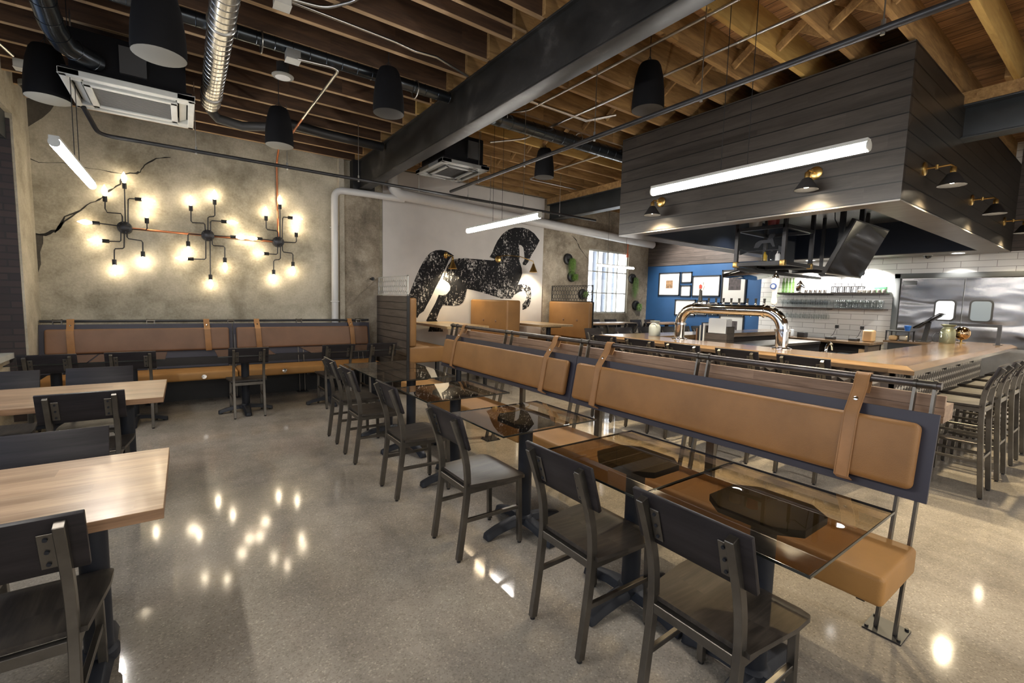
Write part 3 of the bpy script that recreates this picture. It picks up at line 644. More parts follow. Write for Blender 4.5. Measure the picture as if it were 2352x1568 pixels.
# ------------------------------------------------------------------ tables
def pedestal(root, x, y, ztop, plate=.2, arm=.3, octo=True, mat='cast', arms=(0, 1, 2, 3)):
    m = MB()
    for a in arms:
        d = Vector((math.cos(a*PI/2), math.sin(a*PI/2), 0)); P = []
        for r_, z_, w_ in ((.03, .075, .05), (.12, .07, .045), (.22, .05, .04), (arm-.02, .03, .038), (arm, .024, .03)):
            P.append((Vector((x, y, z_)) + d*r_, w_))
        sd = Vector((-d.y, d.x, 0)); vs = []; fs = []
        for p, w_ in P: vs += [p+sd*w_+Vector((0, 0, -.022)), p-sd*w_+Vector((0, 0, -.022)), p-sd*w_*.6+Vector((0, 0, .018)), p+sd*w_*.6+Vector((0, 0, .018))]
        for i in range(len(P)-1):
            for q in range(4): fs.append((i*4+q, i*4+(q+1) % 4, i*4+4+(q+1) % 4, i*4+4+q))
        fs += [(3, 2, 1, 0), tuple(len(P)*4-4+q for q in range(4))]
        m.add(vs, fs)
    m.lathe([(.0, .11), (.05, .105), (.062, .09), (.062, .05), (.0, .05)], (x, y, 0))
    b = build(m, 'base', MAT[mat], root, bevel=.004, seg=1)
    m = MB()
    for a in arms: m.cyl((x+math.cos(a*PI/2)*(arm-.03), y+math.sin(a*PI/2)*(arm-.03), 0), (x+math.cos(a*PI/2)*(arm-.03), y+math.sin(a*PI/2)*(arm-.03), .015), .018, 10)
    build(m, 'foot_glide', MAT['black'], b)
    m = MB(); m.cyl((x, y, .09), (x, y, ztop-.03), .045, 20); build(m, 'column', MAT[mat], root)
    m = MB()
    if octo:
        a, b_ = plate, plate*.52
        P = [(a, -b_), (a, b_), (b_*1.1, a*.92), (-b_*1.1, a*.92), (-a, b_), (-a, -b_), (-b_*1.1, -a*.92), (b_*1.1, -a*.92)]
        m.prism(P, lambda p, t: (x+p[0]*.8, y+p[1]*.95, ztop-.03+t*.028))
    else:
        m.box(x-.17, x+.17, y-.17, y+.17, ztop-.02, ztop)
    build(m, 'top_plate', MAT['black'], root, bevel=.002)
def glass_table(x0, x1, y0, y1, lab, grp, cx=None):
    cx = cx or (x0+x1)/2; cy = (y0+y1)/2
    t = thing('glass_table', lab, 'table', (cx, cy, 0), grp)
    m = MB(); m.box(x0, x1, y0, y1, .75, .76); build(m, 'tabletop', MAT['smoked'], t, smooth=0, bevel=.002, seg=1)
    m = MB()
    e = .0025
    m.box(x0-e, x1+e, y0-e, y0, .7505, .7595); m.box(x0-e, x1+e, y1, y1+e, .7505, .7595); m.box(x0-e, x0, y0, y1, .7505, .7595); m.box(x1, x1+e, y0, y1, .7505, .7595)
    build(m, 'polished_edge', pbr('glass_edge', (.01, .013, .011), .12, spec=.8) if 'edge' not in MAT else MAT['edge'], t, smooth=0)
    pedestal(t, cx, cy, .749)
    return t
MAT['edge'] = pbr('glass_edge', (.012, .015, .013), .12, spec=.8)
for y0, y1, lab in ((.483, 1.088, 'smoked glass table nearest the camera in front of the tan banquette'), (1.096, 1.7, 'smoked glass table joined edge to edge behind the nearest one'),
      (1.985, 2.59, 'smoked glass table standing alone, third along the tan banquette'), (2.94, 3.545, 'smoked glass table standing alone, fourth along, mirroring the horse mural'),
      (3.84, 4.445, 'smoked glass table fifth along, near one of the farthest joined pair'), (4.455, 5.06, 'smoked glass table at the far end of the tan banquette, mirroring the booth')):
    glass_table(1.385, 2.1, y0, y1, lab, 'smoked glass tables along the tan banquette', 1.775)
for x0, x1, lab in ((-1.41, -.835, 'glass table at the left end of the far wall banquette'), (-.815, -.2, 'glass table beside the left end one at the far wall banquette'),
      (.29, .89, 'glass table at the middle of the far wall banquette behind a lone chair'), (1.3, 1.905, 'glass table left of the right end one at the far wall banquette'), (1.915, 2.52, 'glass table at the right end of the far wall banquette')):
    glass_table(x0, x1, 6.22, 6.97, lab, 'glass tables at the far wall banquette')
def wood_table(x0, x1, y0, y1, lab, name='wood_table'):
    t = thing(name, lab, 'table', ((x0+x1)/2, (y0+y1)/2, 0))
    m = MB(); m.box(x0, x1, y0, y1, .722, .76)
    o = build(m, 'tabletop', [MAT['table_wood'], MAT['table_edge']], t, bevel=.0015, seg=1)
    for p in o.data.polygons: p.material_index = 0 if p.normal.z > .5 else 1
    for x in (x0+.3, x1-.235): pedestal(t, x, (y0+y1)/2, .722, octo=False, arms=(1, 3), arm=.27)
    return t
wood_table(-1.45, -.083, 1.908, 2.66, 'long wood topped table in the left foreground')
wood_table(-1.45, -.146, 3.978, 4.778, 'long wood topped table farther back by the left wall')
def high_table(x0, x1, y0, y1, z, lab, mat, px, hook=False):
    t = thing('high_table', lab, 'table', ((x0+x1)/2, (y0+y1)/2, 0))
    m = MB(); m.box(x0, x1, y0, y1, z-.04, z); build(m, 'tabletop', MAT[mat], t, bevel=.0015, seg=1)
    for x, y in px: pedestal(t, x, y, z-.04, octo=False)
    if hook:
        m = MB(); m.tube([(x0+.08+.02*math.cos(a), y0+.05, z-.075+.025*math.sin(a)) for a in [R(90+25*i) for i in range(12)]], .005, 6); build(m, 'purse_hook', MAT['black'], t)
    return t
high_table(3.36, 4.15, 6.45, 7.9, 1.055, 'high oak table in the booth under the horse mural tail', 'oak_y', [(3.75, 6.75)])
high_table(5.3, 6.08, 6.45, 7.9, 1.055, 'high oak table in the booth between the two tan seat backs', 'oak_y', [(5.69, 6.72)], True)
high_table(6.95, 8.45, 6.84, 7.3, 1.05, 'high table glaring white below the bright window', 'table_wood', [(7.3, 7.07), (8.1, 7.07)])
high_table(9.07, 10.1, 6.7, 7.05, 1.05, 'high table against the blue wall with picture frames', 'table_wood', [(9.6, 6.87)], True)

# ------------------------------------------------------------------ banquettes
def strap(m, y, x_of, zr, w=.042):
    pass
def banquette_near():
    t = thing('banquette', 'long tan leather banquette with strapped back cushions along the glass tables', 'bench', (2.6, 2.9, 0))
    y0, y1 = .5, 5.36
    tan = (2.85-2.62)/1.15
    Xp = lambda z: 2.62 + tan*z                        # post line
    Xf = lambda z: 2.711 + (2.786-2.711)*(z-.622)/(1.026-.622)   # panel face
    ysplit = 2.886
    for a, b in ((y0, ysplit-.004), (ysplit+.004, y1-.5 if 0 else y1)):
        m = MB(); m.rbox(2.155, 2.585, a, b, .338, .463, .022); build(m, 'seat', MAT['leather_lit'], t, smooth=50)
    m = MB(); m.box(2.25, 2.52, y0+.15, y1-.1, .33, .345); build(m, 'seat_board', MAT['black'], t)
    m = MB()
    for a in (0, ):
        pts = [(2.205, y0-.002, .452), (2.16, y0+.0, .44)]
    for ya, yb in ((.513, ysplit-.002), (ysplit+.002, y1)):
        th = .016
        m = MB(); m.prism([(Xf(.622), .622), (Xf(.622)+th, .622-.003), (Xf(1.026)+th, 1.023), (Xf(1.026), 1.026)], lambda p, q: (p[0], ya+(yb-ya)*q, p[1])); build(m, 'back_panel', MAT['panel_blue'], t, bevel=.001, seg=1)
    ang = math.atan2(Xf(1)-Xf(.6), .4)
    for ya, yb in ((.562, 2.83), (2.94, 5.28)):
        m = MB(); m.rbox(-.032, .032, ya, yb, -.155, .155, .03)
        c = Vector((Xf(.825)-.03, 0, .825)); q = Euler((0, ang, 0)).to_matrix()
        m.v = [tuple(c + q @ Vector(v)) for v in m.v]; build(m, 'back_cushion', MAT['leather'], t, smooth=50)
    zr, xr = 1.15, 2.85
    m = MB(); m.cyl((xr, .53, zr), (xr, 5.34, zr), .019, 14); build(m, 'rail', MAT['rail'], t)
    # paired flat posts, plates and rail ferrules
    for ya, yb in ((.624, .552), (1.767, 1.69), (2.9, 2.81), (4.07, 3.96), (5.3, 5.18)):
        for y in (ya, yb):
            xb = 2.617; m = MB()
            m.sq([(xb, y, .008), (xr-.004, y, zr-.02)], .034, .012, up=(1, 0, 0))
            m.cyl((xr, y-.006, zr), (xr, y+.006, zr), .026, 16); build(m, 'post', MAT['steel_tube'], t)
        m = MB(); m.cyl((xr, yb, zr), (xr, ya, zr), .021, 14); build(m, 'ferrule', MAT['steel_tube'], t)
        ym = (ya+yb)/2
        m = MB(); m.box(2.555, 2.71, ym-.073, ym+.073, 0, .008); pl = build(m, 'base_plate', MAT['steel_dark'], t)
        m = MB()
        for dx in (2.572, 2.693):
            for dy in (-.06, .06): m.cyl((dx, ym+dy, .008), (dx, ym+dy, .018), .008, 8)
        build(m, 'bolt', MAT['black'], pl)
        m = MB(); m.sq([(2.22, ym, .322), (2.66, ym, .322)], .03, .03, up=(0, 0, 1)); build(m, 'seat_bracket', MAT['steel_tube'], t)
    for y in (.83, 2.567, 3.23, 4.98):
        w = .032; P = [(Xf(.64)-.012, .64), (Xf(.66)-.066, .668), (Xf(.7)-.068, .7), (Xf(.95)-.068, .95), (Xf(.985)-.058, .99), (xr-.045, zr-.05), (xr-.024, zr+.008), (xr-.008, zr+.0225), (xr+.012, zr+.0215), (xr+.024, zr), (xr+.01, zr-.04), (xr-.01, zr-.08)]
        m = MB(); m.sq([(a, y, b) for a, b in P], .005, w*2, up=(-1, 0, .2)); s = build(m, 'strap', MAT['leather_s'], t, smooth=50)
        m = MB()
        for dy in (-w+.006, w-.006): m.tube([(a-.0032, y+dy, b+.0005) for a, b in P[1:8]], .0012, 5)
        build(m, 'stitching', MAT['leather'], s)
        p = Vector((Xf(1.07)-.033, y, 1.064)); p = Vector(((P[4][0]+P[5][0])/2-.001, y, (P[4][1]+P[5][1])/2)); d = Vector((-1, 0, .6)).normalized()
        m = MB(); m.lathe([(.012, 0), (.011, .004), (.006, .007), (0, .008)], p, d, 12); build(m, 'rivet', MAT['chrome'], s)
    return t
banquette_near()
# walnut drink ledge behind the banquette
t = thing('drink_ledge', 'walnut drink ledge running behind the tan banquette rail', 'ledge', (2.95, 2.8, 0))
m = MB(); m.box(2.89, 2.915, .52, 5.3, 1.042, 1.1); build(m, 'upstand', MAT['ledge'], t, bevel=.001, seg=1)
m = MB(); m.box(2.9, 2.915, .52, 5.3, 1.0, 1.042); m.box(2.915, 3.09, .525, 5.28, .965, 1.045); build(m, 'ledge_board', MAT['ledge'], t, bevel=.001, seg=1)
for y in (1.75, 2.855, 4.015, 5.2):
    m = MB(); m.box(3.03, 3.07, y-.03, y+.03, 0, .965); build(m, 'support_post', MAT['steel_tube'], t)

def banquette_far():
    t = thing('banquette', 'brown leather banquette against the far wall under the bulb lights', 'bench', (.5, 7.4, 0))
    for a, b in ((-1.38, .555), (.565, 2.52)):
        m = MB(); m.rbox(a, b, 7.09, 7.6, .355, .465, .03); build(m, 'seat', MAT['leather_lit'], t, smooth=50)
    m = MB()
    for a, b in ((-1.445, .545), (.553, 2.545)):
        m = MB(); m.prism([(7.655, .46), (7.675, .46), (7.775, 1.055), (7.755, 1.058)], lambda p, q: (a+(b-a)*q, p[0], p[1])); build(m, 'back_panel', MAT['panel_blue'], t)
    ang = -math.atan2(.1, .6)
    for a, b in ((-1.39, .5), (.59, 2.505)):
        m = MB(); m.rbox(a, b, -.032, .032, -.155, .155, .028); q = Euler((ang, 0, 0)).to_matrix(); c = Vector((0, 7.685, .85))
        m.v = [tuple(c + q @ Vector(v)) for v in m.v]; build(m, 'back_cushion', MAT['leather_d'], t, smooth=50)
    yr, zr = 7.79, 1.098
    m = MB(); m.cyl((-1.44, yr, zr), (2.55, yr, zr), .0165, 12); build(m, 'rail', MAT['steel_dark'], t)
    for xa, xb in ((-1.323, -1.245), (-.425, -.345), (.495, .57), (1.41, 1.485), (2.335, 2.41)):
        for x in (xa, xb):
            m = MB(); m.sq([(x, 7.6, .008), (x, 7.62, .36), (x, 7.69, .62), (x, yr-.01, zr-.01)], .03, .011, up=(0, 1, 0)); m.cyl((x-.006, yr, zr), (x+.006, yr, zr), .026, 14)
            build(m, 'post', MAT['steel_tube'], t)
        m = MB(); m.cyl((xa, yr, zr), (xb, yr, zr), .021, 12); build(m, 'ferrule', MAT['steel_tube'], t)
        xm = (xa+xb)/2; m = MB(); m.box(xm-.075, xm+.075, 7.5, 7.65, 0, .008); build(m, 'base_plate', MAT['steel_dark'], t)
        m = MB(); m.box(xm-.02, xm+.02, 7.15, 7.61, .33, .357); build(m, 'seat_bracket', MAT['steel_dark'], t)
    for x in (-1.165, .235, .86, 2.225):
        P = [(7.632, .69), (7.614, .72), (7.655, .985), (7.69, 1.0), (7.755, 1.075), (7.77, 1.11), (7.788, 1.121), (7.805, 1.112), (7.812, 1.095), (7.79, 1.06)]
        m = MB(); m.sq([(x+.02*(1.1-b)*2, a, b) for a, b in P], .005, .07, up=(0, -1, .2)); s = build(m, 'strap', MAT['leather_s'], t, smooth=50)
        m = MB(); m.lathe([(.011, 0), (.01, .004), (0, .007)], (x+.003, 7.72, 1.045), (0, -1, .6), 10); build(m, 'rivet', MAT['chrome'], s)
    return t
banquette_far()
m = MB()

# ------------------------------------------------------------------ booths under the mural
t = thing('booth_partition', 'dark shiplap booth partition with hexagon screen on top', 'partition', (2.76, 7.2, 0))
m = MB(); m.box(2.735, 2.777, 6.57, 7.92, 0, 1.52); build(m, 'boarding', MAT['shiplap_p'], t)
m = MB(); m.box(2.733, 2.779, 6.555, 6.57, 0, 1.525); build(m, 'end_trim', MAT['black'], t)
def hex_screen(y0, y1, z0, z1, x, mat, parent, s=.048):
    m = MB(); b = .008
    m.box(x-b, x+b, y0, y1, z0, z0+.014); m.box(x-b, x+b, y0, y1, z1-.014, z1); m.box(x-b, x+b, y0, y0+.014, z0, z1); m.box(x-b, x+b, y1-.014, y1, z0, z1)
    dx = s*math.sqrt(3); dz = 1.5*s*1.15; seen = set(); r = 0; z = z0+.02
    while z < z1+.02:
        y = y0 + (dx/2 if r % 2 else 0)
        while y < y1+.02:
            P = [(y+s*math.cos(R(60*k+30)), z+s*1.15*math.sin(R(60*k+30))) for k in range(6)]
            for k in range(6):
                p, q = P[k], P[(k+1) % 6]; key = (round((p[0]+q[0])/2, 3), round((p[1]+q[1])/2, 3))
                if key in seen or not (y0 < key[0] < y1 and z0 < key[1] < z1): continue
                seen.add(key)
                cl = lambda u: (min(max(u[0], y0), y1), min(max(u[1], z0), z1))
                p, q = cl(p), cl(q); m.sq([(x, p[0], p[1]), (x, q[0], q[1])], .008, .008, up=(1, 0, 0))
            y += dx
        z += dz; r += 1
    return build(m, 'hexagon_screen', MAT[mat], parent, smooth=0)
hex_screen(6.575, 7.87, 1.53, 1.835, 2.757, 'white_metal', t)
def booth_seat(lab, back, seat, face, leg_x, y0=6.57, y1=7.85, screen=None, seat2=None):
    t = thing('booth_seat', lab, 'booth', ((back[0]+back[1])/2, 7.2, 0))
    m = MB(); m.rbox(back[0], back[1], y0, y1, .735, 1.495, .035); bk = build(m, 'backrest', MAT['leather_b'], t, smooth=50)
    m = MB()
    xf = back[0]-.002 if face < 0 else back[1]+.002
    for y in (6.93, 7.35): m.lathe([(.026, .001), (.022, .004), (.02, .002), (.016, .008), (0, .011)], (xf, y, 1.11), (face, 0, 0), 12)
    build(m, 'button', MAT['leather_d'], bk)
    for st in (seat, seat2):
        if st: m = MB(); m.rbox(st[0], st[1], y0, y1, .48, .735, .03); build(m, 'seat', MAT['leather_b'], t, smooth=50)
    for x in leg_x:
        for y in (y0+.05, y1-.08): m = MB(); m.box(x-.025, x+.025, y-.025, y+.025, 0, .485); build(m, 'leg', MAT['black'], t)
    if screen: hex_screen(screen[0], screen[1], screen[2], screen[3], screen[4], 'black', t)
    return t
booth_seat('tan booth seat against the dark shiplap partition', (2.779, 2.905), (2.779, 3.385), 1, (2.85, 3.28))
booth_seat('tan double booth seat with buttoned back in the middle under the mural', (4.6, 4.9), (4.1, 4.6), -1, (4.2, 4.75, 5.3), seat2=(4.9, 5.4))
booth_seat('tan buttoned booth seat with dark hexagon screen on top, beside the window', (6.63, 6.725), (6.05, 6.63), -1, (6.15, 6.6), screen=(6.575, 7.85, 1.5, 1.84, 6.71))
m = MB(); m.box(6.726, 6.75, 6.57, 7.9, 0, 1.5); one('booth_partition', m, MAT['shiplap'], 'plain dark panel backing the booth seat nearest the window', 'partition')

# mural panel and horse
t = thing('mural_panel', 'white wall panel printed with a worn black horse figure', 'mural', (4.66, 7.93, 0))
m = MB(); m.box(2.852, 6.478, 7.92, 7.949, 0, 3.72); build(m, 'panel', MAT['mural_white'], t)
for nm, pl in (('horse_tail_print', TAIL), ('horse_body_print', BODY)):
    m = MB(); m.prism(pl, lambda p, q: (p[0], 7.92-.003*q, p[1])); build(m, nm, MAT['horse'], t, smooth=0)
# ------------------------------------------------------------------ wall lights with bare bulbs
YW = 7.87
for i, (hub, arms) in enumerate(FIX):
    t = thing('bulb_light', ('black spider wall light with bare bulbs, leftmost of the three on the far wall', 'black spider wall light with bare bulbs, middle one of the three', 'black spider wall light with bare bulbs, right one nearest the white pipe')[i], 'wall light', (hub[0], YW, hub[1]), 'spider wall lights on the far wall')
    m = MB(); m.lathe([(0, -.045), (.03, -.045), (.045, -.035), (.075, -.02), (.08, .03), (.08, .075)], (hub[0], YW, hub[1]), (0, 1, 0), 24)
    for k in range(8): a = k*PI/4+.2; m.cyl((hub[0]+.062*math.cos(a), YW-.028, hub[1]+.062*math.sin(a)), (hub[0]+.062*math.cos(a), YW-.036, hub[1]+.062*math.sin(a)), .008, 8)
    build(m, 'hub', MAT['steel_dark'], t)
    for path, bl in arms:
        P = [(hub[0]+(path[0][0]-hub[0])*.5, YW, hub[1]+(path[0][1]-hub[1])*.5)] + [(a, YW-.01, b) for a, b in path]
        m = MB(); m.tube(P, .0075, 8); ar = build(m, 'arm', MAT['steel_dark'], t)
        e = Vector((path[-1][0], YW-.01, path[-1][1])); b = Vector((bl[0], YW-.01, bl[1])); d = (b-e); d.normalize()
        if abs(d.x) > abs(d.z): d = Vector((math.copysign(1, d.x), 0, 0))
        else: d = Vector((0, 0, math.copysign(1, d.z)))
        m = MB(); m.lathe([(.008, -.01), (.022, -.008), (.024, 0), (.024, .06), (.018, .062)], e, d, 14); build(m, 'socket', MAT['black'], ar)
        m = MB(); m.lathe([(.011, .055), (.014, .075), (.026, .1), (.031, .125), (.026, .155), (.012, .18), (.004, .2), (0, .203)], e, d, 14); build(m, 'bulb', MAT['bulb'], ar)
t = thing('copper_pipe', 'copper conduit linking the three spider wall lights and rising to the ceiling', 'pipe', (.3, 7.92, 2.3))
m = MB(); m.cyl((FIX[0][0][0], 7.925, FIX[0][0][1]), (FIX[2][0][0], 7.925, FIX[2][0][1]), .014, 10); m.tube([(1.2, 7.925, 2.3), (1.2, 7.925, 3.4), (1.2, 7.9, 3.5), (1.19, 7.6, 3.66), (1.2, 6.8, 3.69)], .014, 10)
build(m, 'conduit', MAT['copper'], t)

# ------------------------------------------------------------------ linear pendants
def linear(x, y0, y1, z, lab, axis='y'):
    t = thing('linear_pendant', lab, 'pendant light', (x, (y0+y1)/2, z), 'linear pendant lights')
    m = MB(); m.box(x-.028, x+.028, y0, y1, z+.028, z+.05); build(m, 'housing', MAT['white_metal'], t)
    m = MB(); m.tube([(x, y0+.004, z), (x, y1-.004, z)], .03, 14); build(m, 'diffuser', MAT['tube'], t)
    m = MB()
    for y in (y0-.0, y1): m.cyl((x, y-.006, z+.005), (x, y+.006, z+.005), .033, 14)
    build(m, 'end_cap', MAT['white_metal'], t)
    for y in (y0+(y1-y0)*.47, y0+(y1-y0)*.6):
        m = MB(); m.cyl((x, y, z+.045), (x, y, 4.02), .0028, 6); build(m, 'cable', MAT['black'], t)
linear(-.7, 4.5, 6.1, 2.5, 'glowing white linear pendant in front of the left plaster wall')
linear(3.45, 4.3, 6.0, 2.5, 'glowing white linear pendant crossing the horse mural')
linear(3.47, 1.1, 2.71, 2.5, 'long glowing white linear pendant in front of the dark bar canopy')
linear(-.7, 1.35, 2.95, 2.5, 'linear pendant above the left foreground tables, outside the picture')
linear(3.47, -2.1, -.5, 2.5, 'linear pendant beside the photographer, outside the picture')
linear(-.7, -1.8, -.2, 2.5, 'linear pendant behind the photographer on the left, outside the picture')
t = thing('linear_pendant', 'thin glowing pendant in front of the bright window', 'pendant light', (7.1, 6.4, 2.22), 'linear pendant lights')
m = MB(); m.cyl((6.62, 6.4, 2.225), (7.7, 6.4, 2.225), .02, 10); build(m, 'diffuser', MAT['tube'], t)
m = MB(); m.box(6.62, 7.7, 6.385, 6.415, 2.242, 2.262); build(m, 'housing', MAT['white_metal'], t)
m = MB(); m.cyl((6.9, 6.4, 2.25), (6.9, 6.4, 4.02), .0025, 6); m.cyl((7.45, 6.4, 2.25), (7.45, 6.4, 4.02), .0025, 6); build(m, 'cable', MAT['black'], t)

# ------------------------------------------------------------------ pendant speakers
def speaker(p, lab, s=1.0, tilt=0, gr='grey_cloth'):
    x, y, z = p; t = thing('pendant_speaker', lab, 'speaker', (x, y, z), 'black pendant speakers')
    h = .4*s; r = .142*s
    m = MB(); m.lathe([(r, -.2*s), (r*1.01, -.16*s), (r*.97, -.05*s), (r*.86, .08*s), (r*.7, .17*s), (r*.58, .2*s), (0, .21*s)], p, (0, 0, 1), 28); build(m, 'shell', MAT['dead_black'], t)
    m = MB(); m.lathe([(0, -.207*s), (r*.9, -.206*s), (r*.985, -.2*s), (r*.985, -.19*s)], p, (0, 0, 1), 28); build(m, 'grille', MAT[gr], t)
    m = MB(); m.cyl((x, y, z+.2*s), (x, y, 4.02), .004, 6); m.tube([(x-.06, y, z+.18*s), (x, y, z+.27*s), (x+.06, y, z+.18*s)], .004, 6); build(m, 'hanging_cable', MAT['steel_dark'], t)
speaker((-.08, 3.69, 3.14), 'big black pendant speaker with grey grille at the top left', 1, gr='grey_cloth')
speaker((-.945, 5.95, 3.42), 'black pendant speaker in shadow beside the left ceiling cassette', 1.12)
speaker((.91, 5.79, 3.34), 'black pendant speaker with flexible hose, above the plaster wall')
speaker((1.63, 4.37, 3.43), 'black pendant speaker just left of the scuffed steel beam', gr='grille_d')
speaker((3.48, 2.82, 3.45), 'black pendant speaker right of the steel beam, in front of the canopy', gr='grille_d')
speaker((4.34, 5.34, 3.5), 'small black pendant speaker far back, near the second cassette', gr='grille_d')

# ------------------------------------------------------------------ ceiling cassettes
def cassette(x0, x1, y0, y1, z, lab, dark=False):
    t = thing('ceiling_cassette', lab, 'air conditioner', ((x0+x1)/2, (y0+y1)/2, z), 'ceiling cassette air conditioners')
    pm = MAT['grey_metal'] if dark else MAT['white_metal']
    a = .06
    m = MB(); m.box(x0+a, x1-a, y0+a, y1-a, z+.06, z+.4); build(m, 'body', MAT['dead_black'], t, bevel=.01)
    m = MB(); f = .13
    for b in ((x0, x1, y0, y0+.05), (x0, x1, y1-.05, y1), (x0, x0+.05, y0, y1), (x1-.05, x1, y0, y1)): m.box(*b, z, z+.05)
    m.box(x0+f, x1-f, y0+f, y0+f+.05, z-.008, z+.05); m.box(x0+f, x1-f, y1-f-.05, y1-f, z-.008, z+.05); m.box(x0+f, x0+f+.05, y0+f, y1-f, z-.008, z+.05); m.box(x1-f-.05, x1-f, y0+f, y1-f, z-.008, z+.05)
    for cx, cy in ((x0, y0), (x1-f, y0), (x0, y1-f), (x1-f, y1-f)): m.box(cx, cx+f, cy, cy+f, z+.004, z+.05)
    build(m, 'fascia', pm, t, bevel=.004, seg=1)
    m = MB(); m.box(x0+.02, x1-.02, y0+.02, y1-.02, z+.05, z+.075); build(m, 'fascia_back', MAT['dead_black'], t)
    m = MB()
    n = 16
    for i in range(n): y = y0+f+.055 + (y1-y0-2*f-.11)*i/(n-1); m.box(x0+f+.05, x1-f-.05, y-.004, y+.004, z+.006, z+.03)
    m.box(x0+f+.05, x1-f-.05, y0+f+.05, y1-f-.05, z+.03, z+.035); build(m, 'intake_grille', MAT['grille_d'] if dark else MAT['grey_metal'], t)
    for k in range(4):
        m = MB()
        if k < 2: yy = (y0+.09, y1-.09)[k]; m.cbox(((x0+x1)/2, yy, z+.03), (x1-x0-2*f-.02, .06, .008), (R(25 if k else -25), 0, 0))
        else: xx = (x0+.09, x1-.09)[k-2]; m.cbox((xx, (y0+y1)/2, z+.03), (.06, y1-y0-2*f-.02, .008), (0, R(-25 if k == 3 else 25), 0))
        build(m, 'air_vane', pm, t)
    for cx in (x0+.08, x1-.08):
        for cy in (y0+.1, y1-.1): m = MB(); m.cyl((cx, cy, z+.38), (cx, cy, 3.74), .006, 8); build(m, 'hanging_rod', MAT['emt'], t)
    m = MB(); m.box(x0+.38, x0+.56, y0+.03, y0+.062, z+.12, z+.34); build(m, 'control_box', MAT['grille_d'], t)
cassette(-.765, .13, 5.18, 6.03, 3.2, 'white ceiling cassette unit hanging above the left banquette')
cassette(2.66, 3.35, 5.28, 6.09, 3.2, 'dark ceiling cassette unit hanging right of the steel beam', True)

# ------------------------------------------------------------------ ducts, pipes, conduits
def spiral(pts, r, pitch=.09):
    m = MB(); m.tube(pts, r, 24); P = [Vector(p) for p in pts]; d = 0
    for a, b in zip(P, P[1:]):
        L = (b-a).length; u = (b-a).normalized(); s = pitch-d
        while s < L:
            c = a+u*s; o = u.orthogonal().normalized(); q = u.cross(o)
            m.tube([c+(o*math.cos(2*PI*k/20)+q*math.sin(2*PI*k/20))*(r+.001)+u*(.0) for k in range(20)], .003, 5, closed=True); s += pitch
        d = L-(s-pitch)
    return m
t = thing('spiral_duct', 'shiny spiral duct running toward the plaster wall at top left', 'duct', (.287, 4.2, 3.5))
build(spiral([(.287, -1.0, 3.5), (.287, 6.0, 3.5)], .088), 'duct_run', MAT['galv'], t)
m = MB(); m.tube([(.287, 5.98, 3.5), (.29, 6.12, 3.47), (.36, 6.2, 3.42), (.6, 6.22, 3.4), (.86, 6.1, 3.42), (.95, 5.95, 3.5)], .05, 14); build(m, 'flexible_hose', MAT['grille_d'], t)
for y in (1.2, 2.7, 4.2, 5.7): m = MB(); m.tube([(.287+.092*math.cos(a), y, 3.5+.092*math.sin(a)) for a in [2*PI*k/20 for k in range(20)]], .007, 6, closed=True); m.cyl((.287, y, 3.59), (.287, y, 3.74), .004, 6); build(m, 'hanger_ring', MAT['emt'], t)
t = thing('spiral_duct', 'dark spiral duct crossing below the joists behind the steel beam', 'duct', (2.5, 4.6, 3.6))
build(spiral([(-1.4, 4.6, 3.652), (2.38, 4.6, 3.652)], .055, .14), 'duct_run', MAT['duct_dark'], t); build(spiral([(2.56, 4.6, 3.59), (6.4, 4.6, 3.59)], .08, .16), 'duct_run', MAT['duct_dark'], t)
for x in (-.9, .6, 2.0, 3.1, 4.3, 5.6): m = MB(); m.tube([(x, 4.6+.083*math.cos(a), 3.63+.083*math.sin(a)) for a in [2*PI*k/20 for k in range(20)]], .006, 6, closed=True); build(m, 'hanger_ring', MAT['emt'], t)
m = MB(); m.tube([(.95, 6.55, 3.66), (1.6, 6.6, 3.64), (2.38, 6.62, 3.64)], .06, 14); one('spiral_duct', m, MAT['black'], 'black duct below the joists just before the beam end', 'duct')
t = thing('elbow_duct', 'dark elbow duct coming down at the top left corner', 'duct', (-.85, 4.4, 3.5))
build(spiral([(-.72, 3.2, 3.6), (-.73, 4.3, 3.56), (-.735, 4.6, 3.5), (-.73, 4.85, 3.42), (-.69, 5.0, 3.36), (-.62, 5.12, 3.36), (-.53, 5.235, 3.36)], .075, .16), 'duct_run', MAT['duct_dark'], t)
def pipe(name, pts, r, mat, lab, cat='pipe', n=12, hang=(), group=None):
    t = thing(name, lab, cat, tuple(pts[0]), group)
    m = MB(); m.tube(pts, r, n); build(m, 'pipe_run', MAT[mat], t)
    for h in hang:
        m = MB(); m.cyl((h[0], h[1], h[2]), (h[0], h[1], 3.74), .004, 6); m.cyl((h[0], h[1], h[2]-r*1.5), (h[0], h[1], h[2]+.05), .012, 8); build(m, 'hanger', MAT['emt'], t)
    return t
def fillet(pts, r=.08, n=4):
    out = [Vector(pts[0])]
    for a, b, c in zip(pts, pts[1:], pts[2:]):
        a, b, c = Vector(a), Vector(b), Vector(c); p = b+(a-b).normalized()*min(r, (a-b).length*.45); q = b+(c-b).normalized()*min(r, (c-b).length*.45)
        for i in range(n+1): s = i/n; out.append(p*(1-s)**2 + b*2*s*(1-s) + q*s*s)
    out.append(Vector(pts[-1])); return out
pipe('lighting_track', [(3.2, 6.08, 3.05), (3.2, -3, 3.05)], .021, 'steel_dark', 'black rail pipe hanging along the steel beam and past the canopy', hang=[(3.2, y, 3.05) for y in (1.0, 2.1, 3.2, 4.3, 5.3)])
